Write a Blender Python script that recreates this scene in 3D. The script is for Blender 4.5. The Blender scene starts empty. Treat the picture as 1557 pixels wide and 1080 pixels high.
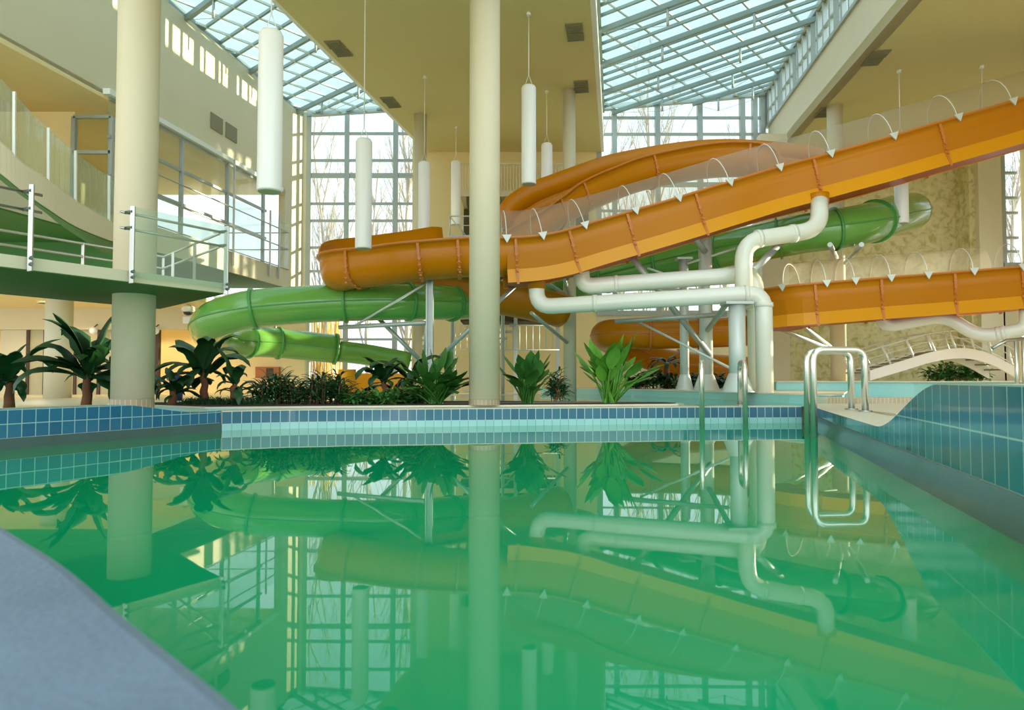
import bpy, bmesh, math, random
from mathutils import Vector, Matrix
random.seed(7)
sc = bpy.context.scene
col = sc.collection
R = math.radians
# ------------------------------------------------------------------ camera
FPX, CX, CY, HC = 1050.0, 778.5, 540.0, 0.79
PITCH = math.atan(36/1050)
cam_d = bpy.data.cameras.new('camera'); cam = bpy.data.objects.new('camera', cam_d); col.objects.link(cam)
cam.location = (0, 0, HC); cam.rotation_euler = (math.pi/2 + PITCH, 0, 0)
cam_d.sensor_width = 36; cam_d.lens = FPX/1557*36; cam_d.clip_start = 0.05; cam_d.clip_end = 500
cam_d.dof.use_dof = True; cam_d.dof.focus_distance = 13; cam_d.dof.aperture_fstop = 3.2
sc.camera = cam
# ------------------------------------------------------------------ world, sun, exposure
w = bpy.data.worlds.new('sky'); sc.world = w; w.use_nodes = True
nt = w.node_tree; nt.nodes.clear()
out = nt.nodes.new('ShaderNodeOutputWorld'); bg = nt.nodes.new('ShaderNodeBackground')
tc = nt.nodes.new('ShaderNodeTexCoord'); sp = nt.nodes.new('ShaderNodeSeparateXYZ')
nt.links.new(tc.outputs['Generated'], sp.inputs[0])
rz = nt.nodes.new('ShaderNodeValToRGB')
e = rz.color_ramp.elements
e[0].position = 0.0; e[0].color = (0.56, 0.52, 0.42, 1)
e[1].position = 1.0; e[1].color = (0.62, 0.80, 0.95, 1)
x = rz.color_ramp.elements.new(0.47); x.color = (0.66, 0.64, 0.58, 1)
x = rz.color_ramp.elements.new(0.52); x.color = (0.95, 0.97, 1.0, 1)
x = rz.color_ramp.elements.new(0.68); x.color = (0.70, 0.86, 0.98, 1)
mz = nt.nodes.new('ShaderNodeMapRange'); mz.inputs[1].default_value = -1; mz.inputs[2].default_value = 1
nt.links.new(sp.outputs['Z'], mz.inputs[0]); nt.links.new(mz.outputs[0], rz.inputs[0])
my = nt.nodes.new('ShaderNodeMapRange')     # brighter open sky behind the photographer
my.inputs[1].default_value = 0.2; my.inputs[2].default_value = -0.9; my.inputs[3].default_value = 1.15; my.inputs[4].default_value = 2.3
nt.links.new(sp.outputs['Y'], my.inputs[0]); nt.links.new(my.outputs[0], bg.inputs['Strength'])
nt.links.new(rz.outputs[0], bg.inputs['Color']); nt.links.new(bg.outputs[0], out.inputs[0])
sun_d = bpy.data.lights.new('sun', 'SUN'); sun = bpy.data.objects.new('sun', sun_d); col.objects.link(sun)
sun_d.energy = 9.0; sun_d.color = (1.0, 0.86, 0.62); sun_d.angle = R(0.8)
SUN = Vector((1.0, 0.30, 0.125)).normalized()
sun.rotation_euler = SUN.to_track_quat('Z', 'Y').to_euler()
sc.view_settings.view_transform = 'Standard'; sc.view_settings.look = 'None'
sc.view_settings.gamma = 1; sc.view_settings.use_curve_mapping = False
sc.view_settings.exposure = 0.47
sc.cycles.use_denoising = True
sc.cycles.max_bounces = 10; sc.cycles.diffuse_bounces = 5; sc.cycles.glossy_bounces = 5
sc.cycles.transparent_max_bounces = 24; sc.cycles.transmission_bounces = 4
sc.cycles.caustics_reflective = False; sc.cycles.caustics_refractive = False
sc.cycles.sample_clamp_indirect = 6.0
# ------------------------------------------------------------------ measuring helpers (photo point + known distance / plane -> point in the hall)
_c, _s = math.cos(PITCH), math.sin(PITCH)
def _d(x, y):
    v = (CY-y)/FPX
    return ((x-CX)/FPX, _c-_s*v, _s+_c*v)
def P(x, y, D):
    a = _d(x, y); t = D/a[1]
    return Vector((a[0]*t, D, HC+a[2]*t))
def Pz(x, y, z):
    a = _d(x, y); t = (z-HC)/a[2]
    return Vector((a[0]*t, a[1]*t, z))
def Pv(x, y, A, B):
    a = _d(x, y); t = A/(a[0]-B*a[1])
    return Vector((a[0]*t, a[1]*t, HC+a[2]*t))
def Pc(x, y, A, B):
    a = _d(x, y); t = (A-HC)/(a[2]-B*a[1])
    return Vector((a[0]*t, a[1]*t, HC+a[2]*t))
# ------------------------------------------------------------------ materials
def hx(h):
    h = h.lstrip('#'); v = [int(h[i:i+2], 16)/255 for i in (0, 2, 4)]
    return tuple((c/12.92 if c <= .04045 else ((c+.055)/1.055)**2.4) for c in v)+(1,)
def mat(name, color, rough=.5, metal=0, var=.06, vscale=3, bump=0, bscale=40, spec=.5, emit=None, estr=0, coat=0):
    m = bpy.data.materials.new(name); m.use_nodes = True
    t = m.node_tree; b = t.nodes['Principled BSDF']
    b.inputs['Roughness'].default_value = rough; b.inputs['Metallic'].default_value = metal
    b.inputs['Specular IOR Level'].default_value = spec
    b.inputs['Coat Weight'].default_value = coat; b.inputs['Coat Roughness'].default_value = .08
    c = hx(color)
    tcn = t.nodes.new('ShaderNodeTexCoord')
    n = t.nodes.new('ShaderNodeTexNoise'); n.inputs['Scale'].default_value = vscale; n.inputs['Detail'].default_value = 4
    t.links.new(tcn.outputs['Object'], n.inputs['Vector'])
    mx = t.nodes.new('ShaderNodeMix'); mx.data_type = 'RGBA'
    mx.inputs[6].default_value = tuple(max(0, v*(1-var)) for v in c[:3])+(1,)
    mx.inputs[7].default_value = tuple(min(1, v*(1+var)) for v in c[:3])+(1,)
    t.links.new(n.outputs['Fac'], mx.inputs[0]); t.links.new(mx.outputs[2], b.inputs['Base Color'])
    if bump:
        n2 = t.nodes.new('ShaderNodeTexNoise'); n2.inputs['Scale'].default_value = bscale
        t.links.new(tcn.outputs['Object'], n2.inputs['Vector'])
        bp = t.nodes.new('ShaderNodeBump'); bp.inputs['Strength'].default_value = bump; bp.inputs['Distance'].default_value = .02
        t.links.new(n2.outputs['Fac'], bp.inputs['Height']); t.links.new(bp.outputs[0], b.inputs['Normal'])
    if emit:
        b.inputs['Emission Color'].default_value = hx(emit); b.inputs['Emission Strength'].default_value = estr
    return m
def tilemat(name, c1, c2, grout, bw, bh, rough=.12, gsize=.006, zoff=0, coat=.3):
    """glazed tiles laid by UV (u = metres along, v = metres up)"""
    m = bpy.data.materials.new(name); m.use_nodes = True
    t = m.node_tree; b = t.nodes['Principled BSDF']; b.inputs['Roughness'].default_value = rough
    b.inputs['Coat Weight'].default_value = coat; b.inputs['Coat Roughness'].default_value = .05
    uv = t.nodes.new('ShaderNodeUVMap'); mp = t.nodes.new('ShaderNodeMapping'); mp.inputs['Location'].default_value = (0, -zoff, 0)
    br = t.nodes.new('ShaderNodeTexBrick'); br.offset = 0; br.squash = 1
    br.inputs['Scale'].default_value = 1; br.inputs['Brick Width'].default_value = bw; br.inputs['Row Height'].default_value = bh
    br.inputs['Mortar Size'].default_value = gsize; br.inputs['Mortar Smooth'].default_value = .2; br.inputs['Bias'].default_value = 0
    br.inputs['Color1'].default_value = hx(c1); br.inputs['Color2'].default_value = hx(c2); br.inputs['Mortar'].default_value = hx(grout)
    t.links.new(uv.outputs[0], mp.inputs[0]); t.links.new(mp.outputs[0], br.inputs['Vector'])
    t.links.new(br.outputs['Color'], b.inputs['Base Color'])
    bp = t.nodes.new('ShaderNodeBump'); bp.inputs['Strength'].default_value = .3; bp.inputs['Distance'].default_value = .004; bp.invert = True
    ns = t.nodes.new('ShaderNodeTexNoise'); ns.inputs['Scale'].default_value = 6
    ad = t.nodes.new('ShaderNodeMath'); ad.operation = 'ADD'
    t.links.new(uv.outputs[0], ns.inputs['Vector']); t.links.new(br.outputs['Fac'], ad.inputs[0]); t.links.new(ns.outputs['Fac'], ad.inputs[1])
    t.links.new(ad.outputs[0], bp.inputs['Height']); t.links.new(bp.outputs[0], b.inputs['Normal'])
    return m
def glassmat(name, tint, clear=.9, rough=.02, body=None, bodyw=0, grz=.8):
    """thin pane: mostly clear, a mirror at grazing angles, lets the sun through"""
    m = bpy.data.materials.new(name); m.use_nodes = True
    t = m.node_tree; t.nodes.remove(t.nodes['Principled BSDF']); o = t.nodes['Material Output']
    tr = t.nodes.new('ShaderNodeBsdfTransparent'); tr.inputs[0].default_value = hx(tint)
    gl = t.nodes.new('ShaderNodeBsdfGlossy'); gl.inputs['Roughness'].default_value = rough
    fr = t.nodes.new('ShaderNodeLayerWeight'); fr.inputs[0].default_value = .5
    pw = t.nodes.new('ShaderNodeMath'); pw.operation = 'POWER'; pw.inputs[1].default_value = 4.0; t.links.new(fr.outputs['Facing'], pw.inputs[0])
    ma = t.nodes.new('ShaderNodeMath'); ma.operation = 'MULTIPLY_ADD'; ma.inputs[1].default_value = grz; ma.inputs[2].default_value = (1-clear)
    ma.use_clamp = True
    t.links.new(pw.outputs[0], ma.inputs[0])
    mx = t.nodes.new('ShaderNodeMixShader'); t.links.new(ma.outputs[0], mx.inputs[0])
    t.links.new(tr.outputs[0], mx.inputs[1]); t.links.new(gl.outputs[0], mx.inputs[2])
    last = mx
    if body:
        df = t.nodes.new('ShaderNodeBsdfDiffuse'); df.inputs[0].default_value = hx(body)
        tl = t.nodes.new('ShaderNodeBsdfTranslucent'); tl.inputs[0].default_value = hx(body)
        m3 = t.nodes.new('ShaderNodeMixShader'); m3.inputs[0].default_value = .5
        t.links.new(df.outputs[0], m3.inputs[1]); t.links.new(tl.outputs[0], m3.inputs[2])
        m2 = t.nodes.new('ShaderNodeMixShader'); m2.inputs[0].default_value = bodyw
        t.links.new(mx.outputs[0], m2.inputs[1]); t.links.new(m3.outputs[0], m2.inputs[2]); last = m2
    t.links.new(last.outputs[0], o.inputs[0])
    return m
def stonemat():
    m = bpy.data.materials.new('olive_stone'); m.use_nodes = True
    t = m.node_tree; b = t.nodes['Principled BSDF']; b.inputs['Roughness'].default_value = .7
    tcn = t.nodes.new('ShaderNodeTexCoord')
    n = t.nodes.new('ShaderNodeTexNoise'); n.inputs['Scale'].default_value = 4.2; n.inputs['Detail'].default_value = 8; n.inputs['Distortion'].default_value = .7
    t.links.new(tcn.outputs['Object'], n.inputs['Vector'])
    r = t.nodes.new('ShaderNodeValToRGB'); el = r.color_ramp.elements
    el[0].position = .3; el[0].color = hx('#B3A86C'); el[1].position = .72; el[1].color = hx('#E2D9AC')
    q = el.new(.45); q.color = hx('#CDC38C'); q = el.new(.5); q.color = hx('#D6CD9C')
    t.links.new(n.outputs['Fac'], r.inputs[0]); t.links.new(r.outputs[0], b.inputs['Base Color'])
    return m
def watermat(name, deep, ior=1.34):
    m = bpy.data.materials.new(name); m.use_nodes = True
    t = m.node_tree; b = t.nodes['Principled BSDF']
    b.inputs['Base Color'].default_value = hx(deep); b.inputs['Roughness'].default_value = .015
    b.inputs['IOR'].default_value = ior; b.inputs['Specular IOR Level'].default_value = .5
    tcn = t.nodes.new('ShaderNodeTexCoord')
    n = t.nodes.new('ShaderNodeTexNoise'); n.inputs['Scale'].default_value = 1.3; n.inputs['Detail'].default_value = 2
    t.links.new(tcn.outputs['Object'], n.inputs['Vector'])
    bp = t.nodes.new('ShaderNodeBump'); bp.inputs['Strength'].default_value = .03; bp.inputs['Distance'].default_value = .02
    t.links.new(n.outputs['Fac'], bp.inputs['Height']); t.links.new(bp.outputs[0], b.inputs['Normal'])
    return m
M = dict(
    cream=mat('cream_plaster', '#DBD2B4', .6, var=.03), wall=mat('wall_plaster', '#DDD2B0', .65, var=.03, vscale=1),
    ceil=mat('ceiling_plaster', '#DDD094', .7, var=.02, vscale=1), warm=mat('warm_plaster', '#F0DCA4', .6, var=.03),
    greenu=mat('green_soffit', '#3A742E', .6, var=.05), white=mat('white_paint', '#F2F3EC', .35, var=.02),  # greenu: shade and green bounce off the water put into the underside colour
    alu=mat('grey_aluminium', '#A9B2AE', .4, metal=.3, var=.05), alur=mat('roof_aluminium', '#8C9C98', .4, metal=.2), alud=mat('dark_aluminium', '#5D6663', .4, metal=.3),
    steel=mat('polished_steel', '#E6E4D8', .26, metal=.85, var=.03), steelb=mat('brushed_steel', '#B9BAB0', .3, metal=.9),
    galv=mat('galvanised_steel', '#B4BEB8', .45, metal=.45, var=.12, vscale=8), galvl=mat('painted_steel_post', '#D3DAD2', .4, metal=.2, var=.06),
    pvc=mat('white_pvc', '#E9EADB', .25, var=.02, coat=.2), lamp=mat('white_lamp_glass', '#E2E4DE', .3, var=.01, emit='#F4F6F0', estr=.08),
    lampend=mat('lamp_diffuser', '#B9C2A8', .4), orange=mat('orange_gelcoat', '#C47A00', .3, var=.05, vscale=1.2, coat=.06, spec=.25),
    orangel=mat('orange_skirt', '#E29A14', .35, var=.04, vscale=1.2, coat=.05, spec=.3), orr=mat('orange_red_underside', '#B8400A', .4, var=.08),
    orfl=mat('orange_flange', '#C97A30', .4, var=.1), green=mat('green_gelcoat', '#6AA648', .2, var=.08, vscale=1.2, coat=.5),
    greenf=mat('green_flange', '#4E9A4C', .35), greent=mat('pale_green_gelcoat', '#8CC98E', .16, var=.05, coat=.5),
    soil=mat('bark_soil', '#3B3022', .9, var=.4, vscale=25), cap=mat('rim_cap', '#DED8BF', .45, var=.06, vscale=6),
    turq=mat('turquoise_paint', '#9AD6CF', .25, var=.06, vscale=2), deck=mat('deck_tile', '#EAE2C8', .35, var=.06, vscale=4),
    leafd=mat('dark_leaf', '#1F4A22', .45, var=.4, vscale=4), leafm=mat('mid_leaf', '#38702A', .42, var=.4, vscale=5),
    leafl=mat('bright_leaf', '#5C9A30', .4, var=.35, vscale=6), trunk=mat('plant_trunk', '#7A4E30', .8, var=.3, vscale=9),
    bark=mat('tree_bark', '#A79F92', .9, var=.2), dark=mat('dark_brown_frame', '#4A3626', .6), door=mat('door_panel', '#B7B08A', .5),
    vent=mat('vent_grey', '#8A8464', .6), ledge=mat('ledge_stone', '#6E8092', .6, var=.55, vscale=1.6, bump=.2, bscale=60),
    gutter=mat('gutter_tile', '#566E6C', .22, var=.15, vscale=3, coat=.3), brown=mat('brown_wood', '#B06A2C', .5), blue=mat('dark_blue_plastic', '#1E2A55', .5),
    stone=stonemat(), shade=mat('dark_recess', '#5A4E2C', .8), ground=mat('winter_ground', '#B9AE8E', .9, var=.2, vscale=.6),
    gold=mat('yellow_bark', '#D9B25C', .8, var=.3, vscale=3),
    tl=tilemat('blue_pool_tile_square', '#2F6E92', '#3A7CA0', '#A9CDD0', .154, .16, zoff=.12),
    tr=tilemat('blue_pool_tile_tall', '#2E7490', '#418AA0', '#B5D4D2', .186, .27, rough=.1, zoff=.215),
    tb=tilemat('blue_rim_tile', '#47768C', '#568397', '#C4DAD8', .142, .19, zoff=.10),
    tw=tilemat('pale_rim_tile', '#A9DCD8', '#B4E2DD', '#86BDB9', .142, .6, zoff=-.2),
    tbr=tilemat('brown_base_tile', '#A89878', '#B0A080', '#C9BDA2', .07, .6, zoff=0, rough=.3),
    glass=glassmat('clear_glass', '#F2FAF8', .97), skyglass=glassmat('tinted_roof_glass', '#DCEFEA', .95, body='#DDEFE8', bodyw=.3, grz=.3),
    bglass=glassmat('balustrade_glass', '#F2FAF6', .95, body='#F2FFFA', bodyw=.12), net=glassmat('mesh_net', '#F6F4EC', 1.0, body='#FFFCEC', bodyw=.18, rough=.4, grz=.05),  # bglass: white body colour stands for bright reflections in the panes
    water=watermat('emerald_pool_water', '#089A62'), water2=watermat('teal_pool_water', '#4FB5A4'),
    dome=mat('dome_dark', '#2A2A2A', .2), lit=mat('lit_downlight', '#FFF2D0', .4, emit='#FFE6A8', estr=9),
)
# ------------------------------------------------------------------ mesh builder
class MB:
    def __init__(s): s.v = []; s.f = []; s.sm = []; s.uv = []; s.mi = []
    def face(s, idx, smooth=False, uv=None, mi=0):
        s.f.append(tuple(idx)); s.sm.append(smooth); s.uv.append(uv); s.mi.append(mi)
    def quad(s, a, b, c, d, uv=None, mi=0):
        n = len(s.v); s.v += [Vector(p) for p in (a, b, c, d)]; s.face((n, n+1, n+2, n+3), False, uv, mi); return s
    def poly(s, pts):
        n = len(s.v); s.v += [Vector(p) for p in pts]; s.face(range(n, n+len(pts))); return s
    def prism(s, pts, dz):
        """closed solid: polygon pts swept by the vector dz"""
        dz = Vector(dz) if not isinstance(dz, (int, float)) else Vector((0, 0, dz))
        n = len(s.v); k = len(pts); pts = [Vector(p) for p in pts]
        s.v += pts + [p+dz for p in pts]
        s.face(list(range(n, n+k))[::-1]); s.face(range(n+k, n+2*k))
        for i in range(k):
            j = (i+1) % k; s.face((n+i, n+j, n+k+j, n+k+i))
        return s
    def box(s, c, size, rz=0, M4=None):
        c = Vector(c); hx_, hy, hz = [q/2 for q in size]
        rot = Matrix.Rotation(rz, 3, 'Z') if M4 is None else M4
        n = len(s.v)
        for X in (-hx_, hx_):
            for Y in (-hy, hy):
                for Z in (-hz, hz): s.v.append(c + rot @ Vector((X, Y, Z)))
        for q in ((0, 1, 3, 2), (4, 6, 7, 5), (0, 4, 5, 1), (2, 3, 7, 6), (0, 2, 6, 4), (1, 5, 7, 3)): s.face([n+i for i in q])
        return s
    def bar(s, a, b, wd, ht=None, up=(0, 0, 1)):
        """rectangular bar from a to b"""
        a, b = Vector(a), Vector(b); ht = ht or wd; t = (b-a)
        if t.length < 1e-6: return s
        t.normalize(); up = Vector(up)
        if abs(t.dot(up)) > .98: up = Vector((0, 1, 0))
        sd = t.cross(up).normalized(); u = sd.cross(t)
        n = len(s.v)
        for p in (a, b):
            for q in ((-1, -1), (1, -1), (1, 1), (-1, 1)): s.v.append(p + sd*q[0]*wd/2 + u*q[1]*ht/2)
        s.face((n+3, n+2, n+1, n)); s.face((n+4, n+5, n+6, n+7))
        for i in range(4): j = (i+1) % 4; s.face((n+i, n+j, n+4+j, n+4+i))
        return s
    def tube(s, pts, r, seg=10, caps=True, closed=False):
        pts = [Vector(p) for p in pts]; k = len(pts); rings = []
        rr = r if hasattr(r, '__len__') else [r]*k
        prev = None
        for i, p in enumerate(pts):
            if closed: t = pts[(i+1) % k]-pts[i-1]
            else: t = pts[min(i+1, k-1)]-pts[max(i-1, 0)]
            t.normalize()
            if prev is None:
                a = Vector((0, 0, 1)) if abs(t.z) < .9 else Vector((1, 0, 0)); a = a - t*a.dot(t)
            else: a = prev - t*prev.dot(t)
            a.normalize(); prev = a; b = t.cross(a)
            n = len(s.v); rings.append(n)
            for j in range(seg):
                an = 2*math.pi*j/seg; s.v.append(p + (a*math.cos(an)+b*math.sin(an))*rr[i])
        for i in range(k if closed else k-1):
            A, B = rings[i], rings[(i+1) % k]
            for j in range(seg): q = (j+1) % seg; s.face((A+j, A+q, B+q, B+j), True)
        if caps and not closed:
            s.face([rings[0]+j for j in range(seg)][::-1]); s.face([rings[-1]+j for j in range(seg)])
        return s
    def cyl(s, p, r, h, seg=32, r2=None):
        p = Vector(p); return s.tube([p, p+Vector((0, 0, h))], [r, r2 if r2 is not None else r], seg)
    def lathe(s, p, prof, seg=28):
        p = Vector(p); rings = []
        for (r, z) in prof:
            n = len(s.v); rings.append(n)
            for j in range(seg): an = 2*math.pi*j/seg; s.v.append(p+Vector((r*math.cos(an), r*math.sin(an), z)))
        for A, B in zip(rings, rings[1:]):
            for j in range(seg): q = (j+1) % seg; s.face((A+j, A+q, B+q, B+j), True)
        s.face([rings[0]+j for j in range(seg)][::-1]); s.face([rings[-1]+j for j in range(seg)])
        return s
    def sweep(s, frames, sec, closed=True, caps=True, smooth=True, uvlen=False):
        """frames = [(p, side, up)], sec = [(a, b)] ; section swept along frames"""
        rings = []
        for i, (p, sd, up) in enumerate(frames):
            n = len(s.v); rings.append(n)
            sc_ = sec(i) if callable(sec) else sec
            k = len(sc_)
            for a, b in sc_: s.v.append(p + sd*a + up*b)
        m = k if closed else k-1
        L = 0; lens = [0]
        for i in range(1, len(frames)): L += (frames[i][0]-frames[i-1][0]).length; lens.append(L)
        sc0 = sec(0) if callable(sec) else sec
        for i in range(len(rings)-1):
            A, B = rings[i], rings[i+1]
            for j in range(m):
                q = (j+1) % k
                uv = [(lens[i], s.v[A+j].z), (lens[i], s.v[A+q].z), (lens[i+1], s.v[B+q].z), (lens[i+1], s.v[B+j].z)] if uvlen else None
                s.face((A+j, A+q, B+q, B+j), smooth, uv)
        if caps and closed:
            s.face([rings[0]+j for j in range(k)][::-1]); s.face([rings[-1]+j for j in range(k)])
        return s
    def build(s, name, m, parent=None, solid=0, recalc=True, bevel=0, label=None):
        me = bpy.data.meshes.new(name); me.from_pydata([tuple(v) for v in s.v], [], s.f)
        ms = m if isinstance(m, (list, tuple)) else [m]
        for q in ms: me.materials.append(M[q] if isinstance(q, str) else q)
        for p, sm, mi in zip(me.polygons, s.sm, s.mi): p.use_smooth = sm; p.material_index = mi
        if any(u is not None for u in s.uv):
            ul = me.uv_layers.new(name='UVMap')
            for p, u in zip(me.polygons, s.uv):
                if u is not None:
                    for li, q in zip(p.loop_indices, u): ul.data[li].uv = q
        elif recalc:
            bm = bmesh.new(); bm.from_mesh(me); bmesh.ops.recalc_face_normals(bm, faces=bm.faces); bm.to_mesh(me); bm.free()
        o = bpy.data.objects.new(name, me); col.objects.link(o)
        if parent is not None:
            o.parent = parent; o.matrix_parent_inverse = Matrix.Translation(-parent.location)
        if solid:
            q = o.modifiers.new('solid', 'SOLIDIFY'); q.thickness = solid; q.offset = 0
        if bevel:
            q = o.modifiers.new('bevel', 'BEVEL'); q.width = bevel; q.segments = 2; q.limit_method = 'ANGLE'
        if label: o['label'] = label
        return o
def tag(o, label, cat, group=None, kind=None):
    o['label'] = label; o['category'] = cat
    if group: o['group'] = group
    if kind: o['kind'] = kind
    return o
def thing(name, loc, label, cat, group=None):
    o = bpy.data.objects.new(name, None); col.objects.link(o); o.location = Vector(loc); o.empty_display_size = .2
    return tag(o, label, cat, group)
def struct(o, label=None):
    o['kind'] = 'structure'
    if label: o['label'] = label
    return o
def crom(pts, n=8):
    pts = [Vector(p) for p in pts]; o = []
    for i in range(len(pts)-1):
        p0, p1, p2, p3 = pts[max(i-1, 0)], pts[i], pts[i+1], pts[min(i+2, len(pts)-1)]
        for k in range(n):
            t = k/n
            o.append(.5*((2*p1)+(p2-p0)*t+(2*p0-5*p1+4*p2-p3)*t*t+(3*p1-p0-3*p2+p3)*t**3))
    o.append(pts[-1]); return o
def resample(pts, step):
    out_ = [pts[0].copy()]; acc = 0; need = step
    for a, b in zip(pts, pts[1:]):
        L = (b-a).length; d = 0
        while acc + (L-d) >= need:
            d += need-acc; out_.append(a.lerp(b, d/L)); acc = 0
        acc += L-d
    if (out_[-1]-pts[-1]).length > step*.3: out_.append(pts[-1])
    return out_
def frames(pts, tilt=None):
    o = []; k = len(pts)
    for i, p in enumerate(pts):
        t = (pts[min(i+1, k-1)]-pts[max(i-1, 0)]).normalized()
        sd = t.cross(Vector((0, 0, 1))).normalized(); up = sd.cross(t)
        if tilt:
            a = tilt(i/(k-1)); q = Matrix.Rotation(a, 3, t); sd = q @ sd; up = q @ up
        o.append((p, sd, up))
    return o
# =================================================================== SETTING
LWA, LWB = -12.78, .151            # left wall plane  X = LWA + LWB*Y
BMA, BMB = 6.28, .151              # beam / clerestory plane
YB = 28.0
def lw(Y, z, off=0): return Vector((LWA+LWB*Y+off, Y, z))
def bmx(Y): return BMA+BMB*Y
def cz(Y): return 8.45+.058*Y      # middle ceiling
def cz2(Y): return 8.03+.058*Y     # right ceiling
def slabL(Y): return -7.67+.152*Y
def slabR(Y): return -.52+.149*Y
Y0 = -3.0
# floor
fl = MB(); fl.prism([(-24, 11.9, -.3), (20, 13.2, -.3), (20, 30, -.3), (-24, 34, -.3)], .58)
struct(fl.build('floor', 'deck'))
# middle ceiling slab
m = MB(); pts = [(slabL(Y0), Y0, cz(Y0)), (slabR(Y0), Y0, cz(Y0)), (slabR(YB), YB, cz(YB)), (slabL(YB), YB, cz(YB))]
m.prism(pts, .35); struct(m.build('ceiling', 'ceil'))
# right ceiling
m = MB(); m.prism([(bmx(Y0), Y0, cz2(Y0)), (18.5, Y0, cz2(Y0)), (18.5, YB, cz2(YB)), (bmx(YB), YB, cz2(YB))], .3)
struct(m.build('ceiling', 'ceil'))
# white edge trims of the middle slab
for fx, sg in ((slabR, 1), (slabL, -1)):
    m = MB(); m.prism([(fx(Y0), Y0, cz(Y0)), (fx(Y0)+.12*sg, Y0, cz(Y0)), (fx(YB)+.12*sg, YB, cz(YB)), (fx(YB), YB, cz(YB))], .6)
    struct(m.build('trim_1', 'white'))
# big white beam on the right (below the clerestory)
m = MB(); m.prism([(bmx(Y0), Y0, cz2(Y0)), (bmx(Y0)+.3, Y0, cz2(Y0)), (bmx(YB)+.3, YB, cz2(YB)), (bmx(YB), YB, cz2(YB))], 1.44)
struct(m.build('trim_2', 'cream'))
# ---- left wall: upper plaster above the gallery glazing
def lwq(y0, y1, z0, z1, th=-.25):
    m = MB(); m.prism([lw(y0, z0), lw(y1, z0), lw(y1, z1), lw(y0, z1)], (th, 0, 0)); return m
struct(lwq(Y0, YB, 7.9, 11.75).build('wall_left', 'wall'))
struct(lwq(26.5, YB, .28, 7.9).build('wall_left', 'cream'))
# gallery floor slab (level 2) and its fascia
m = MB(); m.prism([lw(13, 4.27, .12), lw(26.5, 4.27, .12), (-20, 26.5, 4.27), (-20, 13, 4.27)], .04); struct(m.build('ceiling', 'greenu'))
m = MB(); m.prism([lw(13, 4.31, .12), lw(26.5, 4.31, .12), (-20, 26.5, 4.31), (-20, 13, 4.31)], .6); struct(m.build('floor', 'cream'))
m = MB(); m.prism([lw(17.4, 4.27, .14), lw(26.5, 4.27, .14), lw(26.5, 4.27, .2), lw(17.4, 4.27, .2)], .68); struct(m.build('trim_3', 'cream'))
# gallery rear wall + ceiling (upper level), warm
m = MB(); m.prism([(-14.5, Y0, 4.9), (-14.0, 26.5, 4.9), (-14.0, 26.5, 7.9), (-14.5, Y0, 7.9)], (-.2, 0, 0)); struct(m.build('wall_left', 'warm'))
m = MB(); m.prism([lw(Y0, 7.62), lw(26.5, 7.9), (-14, 26.5, 7.9), (-14.5, Y0, 7.62)], .2); struct(m.build('ceiling', 'warm'))
# ---- back wall, middle solid part and surrounds
def xw(x, y=576): return P(x, y, YB).x
def zb(y, x=778): return P(x, y, YB).z
XL, XM1, XM2, XR = xw(466, 300), xw(627, 300), xw(906, 200), 10.52
def bw(x0, x1, z0, z1, mt, name='wall_back', y=YB, th=.3):
    m = MB(); m.box(((x0+x1)/2, y+th/2, (z0+z1)/2), (x1-x0, th, z1-z0)); return struct(m.build(name, mt))
bw(XM1, XM2, .28, 11.9, 'warm')
bw(LWA+LWB*YB-.3, XL, .28, 11.9, 'cream')
bw(XM2, XR, .28, zb(479), 'cream')
bw(XM1-.0, XM2, 11.9, 12.3, 'white')
# right wing: textured stone wall, pillar, window
bw(P(1190, 300, 26).x, P(1452, 300, 26).x, .28, 9.6, 'stone', y=26)
bw(P(1452, 300, 26).x, P(1488, 300, 26).x, .28, 9.6, 'stone', y=25.2, th=1.1)
bw(P(1488, 300, 25).x, P(1524, 300, 25).x, .28, 9.6, 'cream', y=25, th=.4)
bw(P(1524, 400, 25).x, 18.5, .28, P(1530, 408, 25).z, 'cream', y=25)
bw(P(1524, 400, 25).x, 18.5, P(1530, 225, 25).z, 9.6, 'cream', y=25)
for y0_, y1_, z0_, z1_ in ((-3.5, 17.8, .2, 9.4), (23.8, 24.9, .2, 9.4), (17.8, 23.8, .2, .8), (17.8, 23.8, 5.6, 9.4)):
    m = MB(); m.box((18.6, (y0_+y1_)/2, (z0_+z1_)/2), (.2, y1_-y0_, z1_-z0_)); struct(m.build('wall_right', 'cream'))
fr = MB()
for k in range(5): fr.box((18.6, 17.8+k*1.5, 3.2), (.16, .18, 4.8))
for z_ in (2.2, 3.7): fr.box((18.6, 20.8, z_), (.12, 6, .1))
f8 = struct(fr.build('window_8', 'alu'))
g = MB(); g.quad((18.66, 17.8, .8), (18.66, 23.8, .8), (18.66, 23.8, 5.6), (18.66, 17.8, 5.6)); g.build('window_pane', 'glass', f8)
# white flat pillar beside the pipes
pa, pb = P(1160, 500, 24), P(1201, 500, 24)
m = MB(); m.box(((pa.x+pb.x)/2, 24.2, 4.84), (pb.x-pa.x, .4, 9.12)); struct(m.build('wall_back', 'cream'))
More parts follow.
